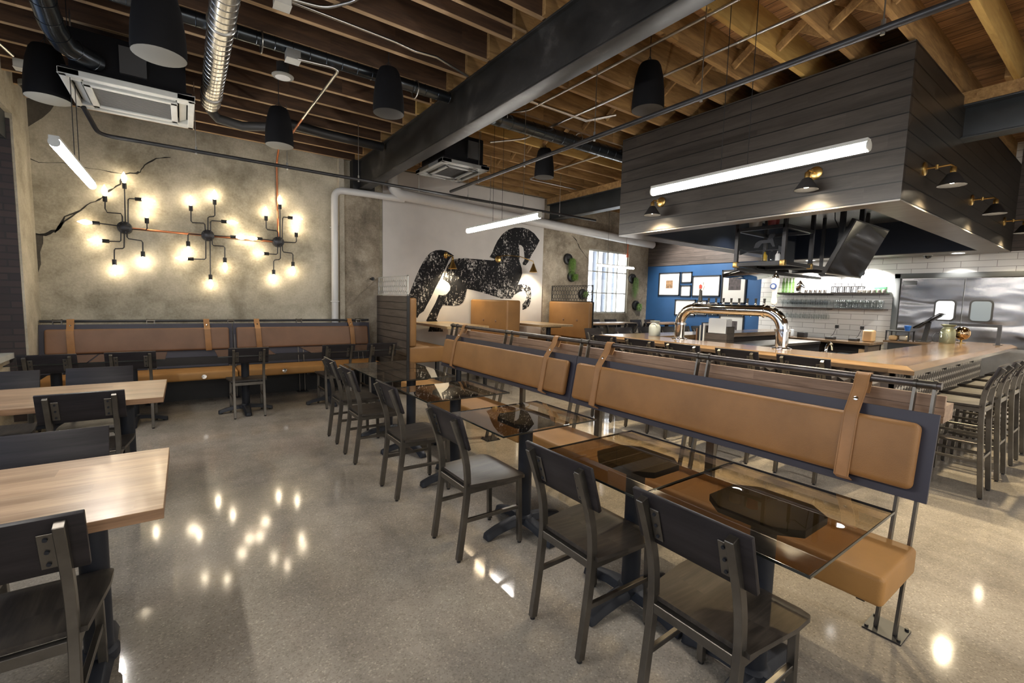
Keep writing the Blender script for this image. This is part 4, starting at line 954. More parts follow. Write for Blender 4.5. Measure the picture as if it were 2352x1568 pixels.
pipe('lighting_track', fillet([(-.7, 5.85, 3.16), (-.64, 6.1, 3.02), (-.58, 6.18, 3.02), (6.3, 6.18, 3.02)], .06), .02, 'steel_dark', 'black rail pipe hanging across in front of the far wall', hang=[(x, 6.18, 3.02) for x in (.15, 1.05, 1.9, 2.75, 3.55, 3.95, 4.6, 5.4)])
EMT = 'bright steel conduits under the ceiling joists'
pipe('conduit', fillet([(3.3, -2, 3.69), (3.3, 4.4, 3.69), (3.05, 4.75, 3.69), (2.6, 4.85, 3.69)]), .013, 'emt', 'bright steel conduit nearest the steel beam on its right', 'conduit', group=EMT)
pipe('conduit', fillet([(3.85, -2, 3.703), (3.85, 5.2, 3.703), (3.4, 5.35, 3.6)]), .013, 'emt', 'bright steel conduit second from the steel beam', 'conduit', group=EMT)
pipe('conduit', fillet([(5.13, 4.1, 3.69), (5.13, 6.75, 3.69), (6.3, 6.75, 3.69)]), .013, 'emt', 'steel conduit left of the canopy turning toward the far beam', 'conduit', group=EMT)
pipe('conduit', [(2.9, 4.2, 3.7), (4.05, 4.2, 3.7), (4.35, 4.0, 3.78)], .016, 'emt', 'bright conduit along a joist above the dark duct', 'conduit', group=EMT)
pipe('conduit', [(-.2, 3.95, 3.705), (1.55, 4.02, 3.705), (1.75, 4.05, 3.705), (1.95, 4.02, 3.705), (2.36, 4.15, 3.705)], .012, 'emt', 'steel conduit along a dark joist left of the beam', 'conduit', group=EMT)
pipe('conduit', fillet([(.84, 4.49, 3.53), (1.2, 4.44, 3.53), (1.175, 5.9, 3.53)]), .013, 'emt', 'bright conduit angling from the junction box toward the copper pipe', 'conduit', group=EMT)
pipe('conduit', [(1.175, 5.9, 3.53), (1.17, 6.6, 3.53), (1.2, 6.8, 3.69)], .013, 'copper', 'copper toned conduit end above the far speaker', 'conduit', group=EMT)
pipe('conduit', fillet([(.7, 3.95, 3.7), (.95, 3.9, 3.7), (1.12, 3.7, 3.72), (1.2, 3.2, 3.72)]), .013, 'emt', 'bent conduit leaving the white junction box at the top', 'conduit', group=EMT)
pipe('conduit', [(2.0, 3.2, 3.705), (2.36, 3.2, 3.705), (1.4, 3.2, 3.705), (-.5, 3.2, 3.705)], .012, 'joist_e', 'pale conduit painted like the joists at the top', 'conduit', group=EMT)
pipe('conduit', [(-1.4, 5.6, 3.7), (-1.24, 6.4, 3.66)], .014, 'emt', 'short conduit at the far left edge of the ceiling', 'conduit', group=EMT)
for (x, y, z), lab in (((.66, 3.96, 3.66), 'white junction box under the joists at the top centre left'), ((.83, 4.53, 3.55), 'grey junction box above the small round ceiling light'), ((-1.22, 6.62, 3.65), 'junction box at the far left of the ceiling')):
    t = thing('junction_box', lab, 'junction box', (x, y, z), 'ceiling junction boxes'); m = MB(); m.box(x-.055, x+.055, y-.055, y+.055, z-.03, z+.05); build(m, 'box', MAT['white_metal' if x < .7 else 'grey_metal'], t, bevel=.003)
    m = MB(); m.box(x-.058, x+.058, y-.058, y+.058, z-.033, z-.029); build(m, 'cover', MAT['white_metal'], t)
t = thing('ceiling_light', 'small round ceiling light switched off under the dark joists', 'ceiling light', (.84, 5.08, 3.62))
m = MB(); m.cyl((.84, 5.08, 3.6), (.84, 5.08, 3.72), .055, 18); build(m, 'housing', MAT['black'], t)
m = MB(); m.lathe([(0, 0), (.07, 0), (.095, .006), (.098, .016), (.09, .02), (0, .02)], (.84, 5.08, 3.585), (0, 0, 1), 24); build(m, 'trim_ring', MAT['grey_cloth'], t)
m = MB(); m.lathe([(.068, 0), (0, -.006)], (.84, 5.08, 3.584), (0, 0, 1), 20); build(m, 'lens', MAT['white'], t)
t = thing('security_camera', 'dark dome security camera under the ceiling near the left wall', 'camera', (-1.3, 7.3, 3.66))
m = MB(); m.lathe([(0, -.05), (.05, -.04), (.075, 0), (.078, .03)], (-1.3, 7.3, 3.66), (0, 0, 1), 18); build(m, 'dome', MAT['screen'], t)
m = MB(); m.lathe([(.078, 0), (.09, .01), (.09, .06)], (-1.3, 7.3, 3.66), (0, 0, 1), 18); build(m, 'mount', MAT['grey_metal'], t)
WP = 'white drain pipes on the far wall'
t = pipe('drain_pipe', fillet([(2.02, 7.885, 0), (2.02, 7.83, 3.2), (2.5, 7.72, 3.19), (3.15, 7.7, 3.19)], .14, 6), .055, 'pvc', 'slim white drain pipe rising beside the pier and turning right', group=WP, n=18)
for z in (1.4, 2.6): m = MB(); m.tube([(2.02+.064*math.cos(a), 7.87+.064*math.sin(a), z) for a in [2*PI*k/18 for k in range(18)]], .008, 6, closed=True); build(m, 'clamp', MAT['pvc'], t)
t = pipe('drain_pipe', fillet([(2.93, 7.68, 3.76), (2.93, 7.68, 3.26), (9.95, 7.68, 3.02)], .22, 8), .095, 'pvc', 'thick white drain pipe sloping along the far wall above the mural', group=WP, n=22)
m = MB(); m.tube([(9.25, 7.9, 2.7), (9.25, 7.9, 3.3)], .012, 8); m.tube([(9.25, 7.9, 2.66), (9.25, 7.9, 2.75)], .028, 8); one('orange_conduit', m, MAT['orange'], 'orange conduit beside the top corner of the bright window', 'conduit')

# ------------------------------------------------------------------ bar canopy
HZ0, HZ1 = 2.42, 3.68; HX = 4.87; HY0, HY1 = 1.29, 4.33; HXE = 10.12
t = thing('bar_canopy', 'dark shiplap canopy hanging over the bar', 'canopy', (7.5, 2.8, HZ0))
m = MB(); m.box(HX-.001, HX+.06, HY0-.0025, HY1, HZ0, HZ1); build(m, 'left_boarding', MAT['shiplap'], t)
m = MB(); m.box(HX, HXE, HY0-.002, HY0+.06, HZ0, HZ1); build(m, 'front_boarding', MAT['shiplap_x'], t)
m = MB(); m.box(HX+.06, HXE, HY1-.06, HY1, HZ0, HZ1); build(m, 'rear_boarding', MAT['shiplap_x'], t)
m = MB(); iw = .19
m.box(HX, HX+iw, HY0, HY1, HZ0-.012, HZ0); m.box(HX+iw, HXE, HY0, HY0+.28, HZ0-.012, HZ0); m.box(HX+iw, HXE, HY1-.26, HY1, HZ0-.012, HZ0)
m.box(HXE-.5, HXE, HY0+.28, HY1-.26, HZ0-.012, HZ0)
build(m, 'soffit', MAT['soffit_wood'], t)
m = MB(); m.box(HX+iw-.012, HX+iw, HY0+.28, HY1-.26, HZ0, 2.95); m.box(HX+iw, HXE-.5, HY0+.268, HY0+.28, HZ0, 2.95); m.box(HX+iw, HXE-.5, HY1-.26, HY1-.248, HZ0, 2.95); m.box(HXE-.5, HXE-.488, HY0+.28, HY1-.26, HZ0, 2.95)
build(m, 'inner_lining', MAT['inner_blue'], t)
m = MB(); m.box(HX+.06, HXE, HY0+.06, HY1-.06, 2.95, 2.99); build(m, 'recess_ceiling', MAT['recess'], t)
def can_light(x, y, z, lab, energy, spot=1.5, group='recessed can lights in the canopy'):
    t = thing('can_light', lab, 'ceiling light', (x, y, z), group)
    m = MB(); m.lathe([(.075, 0), (.095, -.006), (.1, 0)], (x, y, z), (0, 0, 1), 20); build(m, 'trim_ring', MAT['white_metal'], t)
    m = MB(); m.lathe([(0, -.002), (.075, -.002), (.075, .001)], (x, y, z), (0, 0, 1), 20); build(m, 'lens', MAT['can_lens'], t)
    lamp('can_spot', 'SPOT', (x, y, z-.02), energy, COOL, .06, rot=(0, 0, 0), spot=spot, blend=.4)
can_light(7.1, 2.2, 2.948, 'can light in the canopy recess above the television', 35, 2.0)
can_light(7.1, 3.6, 2.948, 'can light in the canopy recess above the hanging shelf', 35, 2.0)
can_light(9.86, 1.82, 2.406, 'can light in the soffit over the steel doors', 60, 1.9)
can_light(9.7, 3.4, 2.948, 'can light in the soffit over the glass shelves', 0, 1.9) if 0 else None
can_light(9.86, 3.0, 2.406, 'can light in the soffit over the right end of the glass shelves', 150, 2.1)
can_light(9.86, 3.9, 2.406, 'can light in the soffit over the left end of the glass shelves', 150, 2.1)
t = thing('security_camera', 'small dome camera under the canopy soffit near the steel doors', 'camera', (9.95, 2.2, 2.36))
m = MB(); m.lathe([(0, -.06), (.04, -.045), (.055, -.01), (.055, 0)], (9.95, 2.2, 2.405), (0, 0, 1), 16); build(m, 'dome', MAT['screen'], t)
m = MB(); m.lathe([(.056, -.012), (.065, -.01), (.065, .003)], (9.95, 2.2, 2.405), (0, 0, 1), 16); build(m, 'mount', MAT['white_metal'], t)

# ------------------------------------------------------------------ cone sconces
def sconce(base, out, drop, lab, grp, shade_r=.1, sh=.11, lit=True, mat='black', en=130, arm='brass', tall=False):
    b = Vector(base); o = Vector(out).normalized(); L = Vector(out).length
    t = thing('cone_sconce', lab, 'wall light', base, grp)
    m = MB(); m.lathe([(.06, 0), (.06, .012), (.05, .02), (.02, .024), (0, .024)], b, o, 20); build(m, 'backplate', MAT[arm], t)
    e = b + Vector(out); m = MB(); m.tube([b, b+o*(L*.5), e-o*.02, e+Vector((0, 0, -.02))], .008, 8); m.lathe([(.011, -.018), (.011, .018)], b+o*(L*.45), (0, 0, 1), 10); build(m, 'arm', MAT[arm], t)
    top = e+Vector((0, 0, -.02))
    m = MB(); m.lathe([(.016, 0), (.022, -.01), (.022, -.05), (.018, -.055)], top, (0, 0, 1), 14); so = build(m, 'socket', MAT[arm], t)
    m = MB(); z0 = -.05
    if tall: pr = [(.02, z0), (shade_r*.45, z0-sh*.35), (shade_r, z0-sh), (shade_r*.97, z0-sh), (shade_r*.42, z0-sh*.36), (.016, z0-.01)]
    else: pr = [(.022, z0), (.04, z0-.012), (shade_r, z0-sh), (shade_r*.97, z0-sh+.001), (.036, z0-.018), (.016, z0-.01)]
    m.lathe(pr, top, (0, 0, 1), 24); build(m, 'shade', MAT[mat], t)
    m = MB(); m.lathe([(0, z0-sh*.35), (.02, z0-sh*.4), (.028, z0-sh*.6), (.02, z0-sh*.8), (0, z0-sh*.85)], top, (0, 0, 1), 12); build(m, 'bulb', MAT['lampglow'], t)
    lamp('sconce_spot', 'SPOT', top+Vector((0, 0, z0-sh*.9)), en, (1, .82, .52), .03, spot=2.3, blend=.6)
G = 'black cone sconces on the bar canopy'
sconce((HX, 3.66, 2.76), (-.17, 0, 0), 0, 'cone sconce at the far end of the canopy left face', G)
sconce((HX, 1.945, 2.76), (-.17, 0, 0), 0, 'cone sconce under the right end of the long pendant', G)
for X, lab in ((5.42, 'cone sconce on the canopy right face, nearest its corner'), (7.3, 'second cone sconce on the canopy right face'), (9.3, 'third cone sconce on the canopy right face, at the picture edge')):
    sconce((X, HY0, 2.76), (0, -.2, 0), 0, lab, G)
G = 'brass cone sconces on the horse mural'
sconce((4.08, 7.92, 2.32), (.06, -.17, -.02), 0, 'brass cone sconce on the rear of the horse mural', G, .085, .17, mat='brass', en=26, tall=True)
t0 = thing('cone_sconce', 'brass cone sconce with long swing arm at the horse head', 'wall light', (5.28, 7.92, 2.33), G)
m = MB(); m.lathe([(.07, 0), (.07, .012), (.05, .02), (0, .024)], (5.28, 7.92, 2.33), (0, -1, 0), 20); build(m, 'backplate', MAT['brass'], t0)
m = MB(); m.tube([(5.28, 7.9, 2.38), (5.45, 7.84, 2.42), (5.75, 7.78, 2.41), (6.05, 7.72, 2.33), (6.06, 7.72, 2.28)], .008, 8); build(m, 'arm', MAT['brass'], t0)
m = MB(); m.lathe([(.018, .0), (.03, -.04), (.088, -.18), (.085, -.18), (.027, -.045), (.014, -.01)], (6.06, 7.72, 2.28), (0, 0, 1), 24); build(m, 'shade', MAT['brass'], t0)
m = MB(); m.lathe([(0, -.1), (.022, -.11), (.028, -.13), (.018, -.16), (0, -.165)], (6.06, 7.72, 2.28), (0, 0, 1), 12); build(m, 'bulb', MAT['lampglow'], t0)
lamp('sconce_spot', 'SPOT', (6.06, 7.72, 2.1), 26, WARM, .03, spot=2.3, blend=.6)
# ------------------------------------------------------------------ bar counter
t = thing('bar_counter', 'U shaped bar counter with walnut top and patterned hexagon tile front', 'bar', (7, 2.7, 0))
ZT = 1.05
def top_leg(poly, mat, edges):
    """slab with a chamfered outer rim: poly at top, outer rim pushed out"""
    pass
# front leg along y, right leg along x, rear leg along x: mitred boards
def slab(outer, inner, mat, name):
    """outer/inner: two points each (same order) on the outer and inner edge, chamfer on the outer side"""
    (ax, ay), (bx, by) = outer; (cx, cy), (dx, dy) = inner
    n = Vector((ax-cx, ay-cy, 0)); e = Vector((bx-ax, by-ay, 0)).normalized(); n = (n-e*n.dot(e)).normalized(); c = .062
    # chamfer ends follow the mitre
    def inset(o, i):
        v = Vector((i[0]-o[0], i[1]-o[1], 0)); k = c/abs(v.dot(n)); return (o[0]+v.x*k, o[1]+v.y*k)
    ta, tb = inset(outer[0], inner[0]), inset(outer[1], inner[1])
    vs = [(ax, ay, .985), (bx, by, .985), (ax, ay, 1.02), (bx, by, 1.02), (*ta, ZT), (*tb, ZT), (cx, cy, ZT), (dx, dy, ZT), (cx, cy, .985), (dx, dy, .985)]
    m = MB(); m.add(vs, [(0, 1, 3, 2), (2, 3, 5, 4), (4, 5, 7, 6), (6, 7, 9, 8), (8, 9, 1, 0), (0, 2, 4, 6, 8), (9, 7, 5, 3, 1)])
    o = build(m, name, MAT[mat], t, smooth=0)
    b = bmesh.new(); b.from_mesh(o.data); bmesh.ops.recalc_face_normals(b, faces=b.faces); b.to_mesh(o.data); b.free()
OX, OY0, OY1, IXX = 4.655, 1.035, 4.5, 5.29
slab(((OX, OY1), (OX, OY0)), ((IXX, 3.95), (IXX, 1.69)), 'bar_y', 'worktop')
slab(((OX, OY0), (9.5, OY0)), ((IXX, 1.69), (9.5, 1.69)), 'bar_x', 'worktop')
slab(((9.38, OY1), (OX, OY1)), ((9.38, 3.95), (IXX, 3.95)), 'bar_x', 'worktop')
m = MB(); m.box(4.82, 4.85, 1.2, 4.2, 0, .985); m.box(4.82, 8.3, 1.2, 1.23, 0, .985); m.box(4.82, 9.38, 4.17, 4.2, 0, .985); build(m, 'cladding', MAT['grout'], t)
def hexes(s, u0, u1, v0, v1, f, name, kx=1):
    m = MB(); dx = s*math.sqrt(3); dz = 1.5*s; r = 0; v = v1
    while v > v0:
        u = u0 + dx/2 + (dx/2 if r % 2 else 0)
        while u < u1-dx*.4:
            g = .94; P = [(u+g*s*math.cos(R(30+60*k)), v-s*.5+g*s*math.sin(R(30+60*k))) for k in range(6)]; c = (u, v-s*.5)
            for mi, (a, b, d) in enumerate(((0, 1, 2), (2, 3, 4), (4, 5, 0))):
                q = [c, P[a], P[b], P[d]]
                if all(v0 < p[1] < v1+.001 for p in q): m.k = mi; m.add([f(*p) for p in q], [(0, 1, 2, 3)])
            u += dx
        v -= dz; r += 1
    build(m, name, [MAT['hex_top'], MAT['hex_l'], MAT['hex_r']], t, smooth=0)
hexes(.062, 1.23, 4.2, .3, .975, lambda a, b: (4.817, a, b), 'hexagon_tiling')
hexes(.05, 4.86, 8.3, .1, .975, lambda a, b: (a, 1.197, b), 'hexagon_tiling')
m = MB()
for x in (5.15, 5.75, 6.35, 6.95, 7.6): m.box(x-.02, x+.02, 1.165, 1.197, .9, .95)
build(m, 'purse_hook', MAT['black'], t)
m = MB(); m.box(5.3, 5.9, 1.7, 3.94, .8, .84); m.box(5.9, 6.0, 1.7, 3.94, .0, .82); m.box(6.0, 9.3, 3.4, 3.94, .86, .9); m.box(5.9, 8.9, 1.7, 2.2, .8, .83); build(m, 'steel_work_well', MAT['steel_pl'], t)
m = MB(); m.box(5.32, 5.88, 2.2, 3.6, .841, .846); build(m, 'drip_grate', MAT['black'], t)
m = MB(); m.box(5.3, 5.88, 1.8, 3.9, 0, .8); m.box(6.0, 9.3, 3.42, 3.9, 0, .86); build(m, 'under_cabinet', MAT['steel_dark'], t)

# beer tower
t = thing('beer_tower', 'polished chrome beer tower bridging the bar front', 'beer tower', (5.3, 2.9, ZT))
TY0, TY1, TX = 2.27, 3.52, 5.2; r = .062
P = [Vector((TX, TY1, ZT)), Vector((TX, TY1, 1.25))]
for i in range(1, 9): a = R(90*i/8); P.append(Vector((TX, TY1-.2*(1-math.cos(a)), 1.25+.2*math.sin(a))))
for i in range(0, 9): a = R(90*i/8); P.append(Vector((TX, TY0+.2*(1-math.sin(a)), 1.25+.2*math.cos(a))))
P += [Vector((TX, TY0, ZT))]
m = MB(); m.tube(P, r, 24); build(m, 'bridge_tube', MAT['chrome'], t)
for y in (TY0, TY1):
    m = MB(); m.lathe([(.062, 0), (.1, 0), (.1, .008), (.066, .02)], (TX, y, ZT), (0, 0, 1), 24); build(m, 'base_flange', MAT['chrome'], t)
    m = MB(); m.lathe([(.062, -.014), (.078, -.012), (.078, .012), (.062, .014)], (TX, y, 1.25), (0, 0, 1), 24); build(m, 'clamp_flange', MAT['chrome'], t)
for y in (TY0+.2, TY1-.2): m = MB(); m.lathe([(.062, -.012), (.076, -.01), (.076, .01), (.062, .012)], (TX, y, 1.45), (0, 1, 0), 24); build(m, 'clamp_flange', MAT['chrome'], t)
for i in range(10):
    y = 3.26-.095*i; m = MB()
    m.lathe([(.014, 0), (.014, .03), (.01, .04)], (TX+.04, y, 1.495), (0, 0, 1), 10); m.cyl((TX+.04, y, 1.5), (TX+.12, y, 1.47), .012, 10); m.cyl((TX+.12, y, 1.48), (TX+.13, y, 1.38), .009, 10)
    fc = build(m, 'faucet', MAT['chrome'], t)
    if 0 < i < 9: m = MB(); m.lathe([(.008, .035), (.011, .05), (.013, .085), (.016, .09), (0, .092)], (TX+.04, y, 1.495), (0, 0, 1), 10); build(m, 'lever_cap', MAT['black'], fc)
GT = 'tall tap handles on the beer tower'
t = thing('tap_handle', 'black tap handle with red and white crest at the left of the beer tower', 'tap handle', (TX+.04, 3.28, 1.53), GT)
m = MB(); m.lathe([(.014, 0), (.026, .02), (.02, .09), (.018, .16), (.0, .165)], (TX+.04, 3.28, 1.53), (0, 0, 1), 14); build(m, 'grip', MAT['black'], t)
m = MB(); m.prism([(-.03, .15), (.03, .15), (.045, .2), (.03, .215), (.03, .25), (-.01, .255), (-.035, .24), (-.045, .2)], lambda p, q: (TX+.03+.02*q, 3.28-p[0], 1.53+p[1])); build(m, 'crest', MAT['white'], t)
m = MB(); m.prism([(-.018, .17), (.018, .17), (.02, .21), (0, .225), (-.02, .21)], lambda p, q: (TX+.024+.008*q, 3.28-p[0], 1.53+p[1])); build(m, 'crest_emblem', MAT['red'], t)
t = thing('tap_handle', 'white tap handle with blue round emblem and silver tip', 'tap handle', (TX+.04, 2.4, 1.52), GT)
m = MB(); m.lathe([(.02, 0), (.032, .02), (.03, .05), (.022, .1), (.03, .16), (.04, .22), (.04, .27), (.034, .285)], (TX+.04, 2.4, 1.52), (0, 0, 1), 18); build(m, 'grip', MAT['white'], t)
m = MB(); m.lathe([(.034, .285), (.032, .31), (.014, .335), (.006, .35), (.008, .365), (0, .372)], (TX+.04, 2.4, 1.52), (0, 0, 1), 18); build(m, 'tip', MAT['chrome'], t)
m = MB(); m.lathe([(.034, 0), (.034, .01), (0, .012)], (TX+.008, 2.4, 1.72), (-1, .0, 0), 18); m.k = 1; m.lathe([(.02, .0122), (.02, .014), (0, .014)], (TX+.008, 2.4, 1.72), (-1, 0, 0), 14); build(m, 'emblem', [pbr('deep_blue', (.02, .05, .2), .4), MAT['white']], t)

# things on the bar
t = thing('milk_can_jar', 'frosted glass milk can jar standing on the bar left of the tower', 'jar', (5.35, 4.02, ZT))
m = MB(); m.lathe([(.075, 0), (.08, .01), (.08, .12), (.07, .15), (.05, .165), (.05, .185), (.068, .205), (.07, .21), (.062, .208), (.044, .185), (.044, .165), (.07, .14), (.074, .012), (0, .01)], (5.35, 4.02, ZT), (0, 0, 1), 24); build(m, 'body', pbr('frosted_glass', (.3, .33, .32), .2, spec=.6), t)
m = MB(); m.tube([(5.35-.055, 4.0+.05*math.cos(a), ZT+.155+.02*math.sin(a)) for a in [R(-30+24*i) for i in range(11)]], .006, 8); build(m, 'handle', MAT['pvc'], t)
t = thing('menu_holder', 'wooden holder packed with menus and paper straws on the bar', 'menu holder', (6.3, 3.75, .905))
m = MB(); m.box(6.21, 6.4, 3.45, 3.76, .9, .91); m.box(6.2, 6.21, 3.45, 3.76, .9, 1.1); m.box(6.39, 6.4, 3.45, 3.76, .9, 1.1); m.box(6.2, 6.4, 3.44, 3.45, .9, 1.2); m.box(6.2, 6.4, 3.76, 3.77, .9, 1.2); build(m, 'crate', MAT['shiplap_b'], t)
for i in range(12): m = MB(); m.box(6.225+.013*i, 6.231+.013*i, 3.47, 3.74, .915, 1.3+.01*math.sin(i*2)); build(m, 'menu_sheet', MAT['paper'], t)
GB = 'books and menus leaning beside the menu holder'
for i, (mt, h) in enumerate((('paper', .33), ('inner_blue', .34), ('paper_g', .3), ('black', .27), ('leather_d', .25))):
    m = MB(); m.box(6.2, 6.38, 3.785+.028*i, 3.808+.028*i, .9, .9+h); one('menu_book', m, MAT[mt], ('white menu book right beside the wooden menu holder', 'navy menu book beside the wooden menu holder', 'grey menu book beside the wooden menu holder', 'black menu book beside the wooden menu holder', 'brown menu book at the outer end of the menu books')[i], 'book', GB)
t = thing('napkin_globe', 'shiny bronze globe ornament standing at the right end of the bar', 'globe', (8.95, 1.52, ZT))
m = MB(); m.lathe([(.001 if i in (0, 16) else .095*math.sin(PI*i/16), -.095*math.cos(PI*i/16)) for i in range(17)], (8.95, 1.52, ZT+.14), (0, 0, 1), 24); build(m, 'ball', pbr('bronze_mirror', (.6, .42, .25), .08, 1), t)
m = MB(); m.lathe([(.05, 0), (.05, .006), (.012, .012), (.012, .05), (0, .05)], (8.95, 1.52, ZT), (0, 0, 1), 18); build(m, 'foot', MAT['brass'], t)
t = thing('pick_up_rail', 'square steel pick up rail standing on the right end of the bar', 'rail', (9.0, 1.45, ZT))
m = MB(); m.sq([(9.05, 1.68, ZT+.26), (9.05, 1.15, ZT+.26)], .04, .04, up=(0, 0, 1)); build(m, 'top_bar', MAT['steel_dark'], t)
for y in (1.66, 1.17): m = MB(); m.sq([(9.05, y, ZT), (9.05, y, ZT+.24)], .04, .04, up=(0, 1, 0)); m.box(8.99, 9.11, y-.04, y+.04, ZT, ZT+.006); build(m, 'leg', MAT['steel_dark'], t)
t = thing('side_stand', 'low wooden service stand with black legs behind the bar', 'stand', (9.35, 2.25, 0))
m = MB(); m.box(9.1, 9.6, 1.85, 2.45, .98, 1.01); build(m, 'top', MAT['bar_y'], t); m = MB(); m.box(9.15, 9.55, 1.9, 2.4, 0, .98); build(m, 'cabinet', MAT['black'], t)
t = thing('milk_can_jar', 'green metal milk can jar at the right end of the bar', 'jar', (8.7, 1.62, ZT))
m = MB(); m.lathe([(.08, 0), (.085, .01), (.085, .16), (.07, .2), (.055, .215), (.055, .23), (.085, .255), (.085, .26), (.05, .235), (0, .235)], (8.7, 1.62, ZT), (0, 0, 1), 22); build(m, 'body', pbr('sage_metal', (.24, .25, .17), .35, .6), t)
m = MB(); m.lathe([(0, .0), (.07, .02), (.09, .09), (.06, .15), (0, .17)], (8.42, 1.64, ZT), (0, 0, 1), 14); one('glass_jar', m, MAT['glass'], 'clear glass jar beside the green milk can', 'jar')
m = MB(); m.lathe([(.06, 0), (.065, .2), (.05, .22), (0, .22)], (8.88, 1.66, ZT), (0, 0, 1), 16); one('canister', m, MAT['black'], 'black canister behind the bronze globe', 'canister')
t = thing('pos_terminal', 'tilted order screen on a stand near the steel doors', 'screen', (9.35, 2.05, 1.01))
m = MB(); m.cbox((9.4, 1.98, 1.34), (.3, .38, .03), (R(-38), 0, 0)); build(m, 'display', MAT['screen'], t, bevel=.004)
m = MB(); m.sq([(9.4, 2.02, 1.01), (9.42, 2.0, 1.2), (9.4, 1.98, 1.32)], .07, .05, up=(1, 0, 0)); m.box(9.3, 9.5, 1.95, 2.1, 1.01, 1.022); build(m, 'stand', MAT['black'], t)
t = thing('wire_rack', 'small black rack with snacks on the service stand', 'rack', (9.3, 2.3, 1.01))
m = MB()
for x in (9.15, 9.42):
    for y in (2.15, 2.43): m.box(x-.008, x+.008, y-.008, y+.008, 1.01, 1.16)
m.box(9.14, 9.43, 2.14, 2.44, 1.155, 1.17); build(m, 'frame', MAT['black'], t)
m = MB(); m.rbox(9.18, 9.4, 2.17, 2.28, 1.012, 1.1, .03); one('snack_pack', m, MAT['wicker'], 'silver snack pack in the small black rack', 'packet'); m = MB(); m.rbox(9.18, 9.4, 2.3, 2.41, 1.012, 1.09, .03); one('snack_pack', m, MAT['card'], 'tan snack pack in the small black rack', 'packet')
m = MB(); m.lathe([(.03, 0), (.04, .05), (.045, .08), (.0, .085)], (9.28, 2.2, 1.17), (0, 0, 1), 12); one('blue_cup', m, MAT['bluep'], 'blue cup standing on the small black rack', 'cup')

# ------------------------------------------------------------------ hanging shelf and television in the canopy
t = thing('hanging_shelf', 'steel tube shelf hanging from the canopy over the bar', 'shelf', (7.2, 2.9, 2.02))
Q = .042; Z0, Z1 = 2.03, 2.47
xa, xb, ya, yb = 5.87, 6.62, 2.62, 3.2
def bar(p, q, name='frame_bar', mat='steel_dark'): m = MB(); m.sq([p, q], Q, Q, up=(0, 0, 1) if abs(p[2]-q[2]) < .01 else (1, 0, 0)); build(m, name, MAT[mat], t, smooth=0)
for x in (xa, xb):
    for y in (ya, yb): bar((x, y, Z0), (x, y, 2.95), 'post')
for z in (Z0, Z1):
    bar((xa, ya, z), (xa, yb, z)); bar((xa, ya, z), (xb, ya, z)); bar((xb, ya, z), (xb, yb, z)); bar((xa, yb, z), (xb, yb, z))
bar((xa, yb, Z0-.05), (8.5, yb, Z0-.05)); bar((xb, ya, Z0), (8.5, ya, Z0)); bar((8.5, ya, Z0), (8.5, yb, Z0)); 
for y in (ya, yb): bar((8.5, y, Z0), (8.5, y, 2.95), 'post')
bar((7.5, ya, Z0), (7.5, ya, Z1)); bar((7.5, ya, Z1), (8.5, ya, Z1)); bar((7.5, ya, Z0), (7.5, yb, Z0))
m = MB(); m.box(xa+.02, xb-.02, ya+.02, yb-.02, Z0+.02, Z0+.03); m.box(xb+.03, 8.48, ya+.02, yb-.02, Z0+.02, Z0+.03); build(m, 'shelf_board', MAT['black'], t)
m = MB(); m.box(xb+.04, 7.45, yb-.03, yb-.02, Z0+.04, Z1); build(m, 'back_panel', MAT['inner_blue'], t)
for z, nm in ((Z0, 'c'),):
    for x, y in ((xa, ya), (xa, yb), (xb, ya)):
        m = MB(); m.cbox((x, y, z), (.056, .056, .07)); build(m, 'corner_bracket', MAT['brass'], t, bevel=.004)
t = thing('television', 'television tilted down under the canopy, mirroring white tiles', 'television', (6.65, 2.15, 2.2))
a = math.atan2(.26, .6); c = Vector((6.64, 2.13, 2.2)); q = Euler((a, 0, 0)).to_matrix()
def tvbox(off, s, name, mat, bv=.004): m = MB(); m.cbox(c + q @ Vector(off), s, (a, 0, 0)); build(m, name, mat, t, bevel=bv)
tvbox((0, 0, 0), (1.12, .045, .65), 'casing', MAT['black']); tvbox((0, -.0245, .005), (1.085, .004, .61), 'display', MAT['screen'], 0); tvbox((0, -.024, -.318), (1.12, .006, .012), 'lower_trim', MAT['steel_pl'], 0); tvbox((0, .04, 0), (.4, .05, .25), 'wall_mount', MAT['black'])
for x in (6.35, 6.95): m = MB(); m.sq([(x, 2.2, 2.3), (x, 2.2, 2.95)], .05, .05, up=(0, 1, 0)); build(m, 'mount_pole', MAT['black'], t)
m = MB(); m.cbox((6.85, 3.42, 1.98), (.95, .05, .5), (R(78), 0, 0)); one('television', m, MAT['screen'], 'second television seen edge on behind the hanging shelf', 'television', bevel=.004)
m = MB(); m.tube([(6.3, 2.5, 2.94), (6.35, 2.52, 2.8), (6.5, 2.5, 2.84), (6.6, 2.4, 2.94)], .007, 8); m.tube([(6.6, 2.4, 2.94), (6.62, 2.38, 2.6), (6.66, 2.3, 2.4)], .006, 8); one('tv_cable', m, MAT['black'], 'black cables looping from the canopy to the television', 'cable')
t = thing('weather_vane', 'iron weather vane with animal figure and arrow on the hanging shelf', 'ornament', (5.95, 2.9, Z0+.03))
m = MB(); m.tube([(5.95, 2.9, Z0+.03), (5.95, 2.9, 2.24)], .006, 6); m.tube([(5.95, 2.66, 2.2), (5.95, 3.16, 2.2)], .006, 6); m.lathe([(.05, 0), (.05, .008), (0, .008)], (5.95, 2.9, Z0+.03), (0, 0, 1), 12); build(m, 'spindle', MAT['cast'], t)
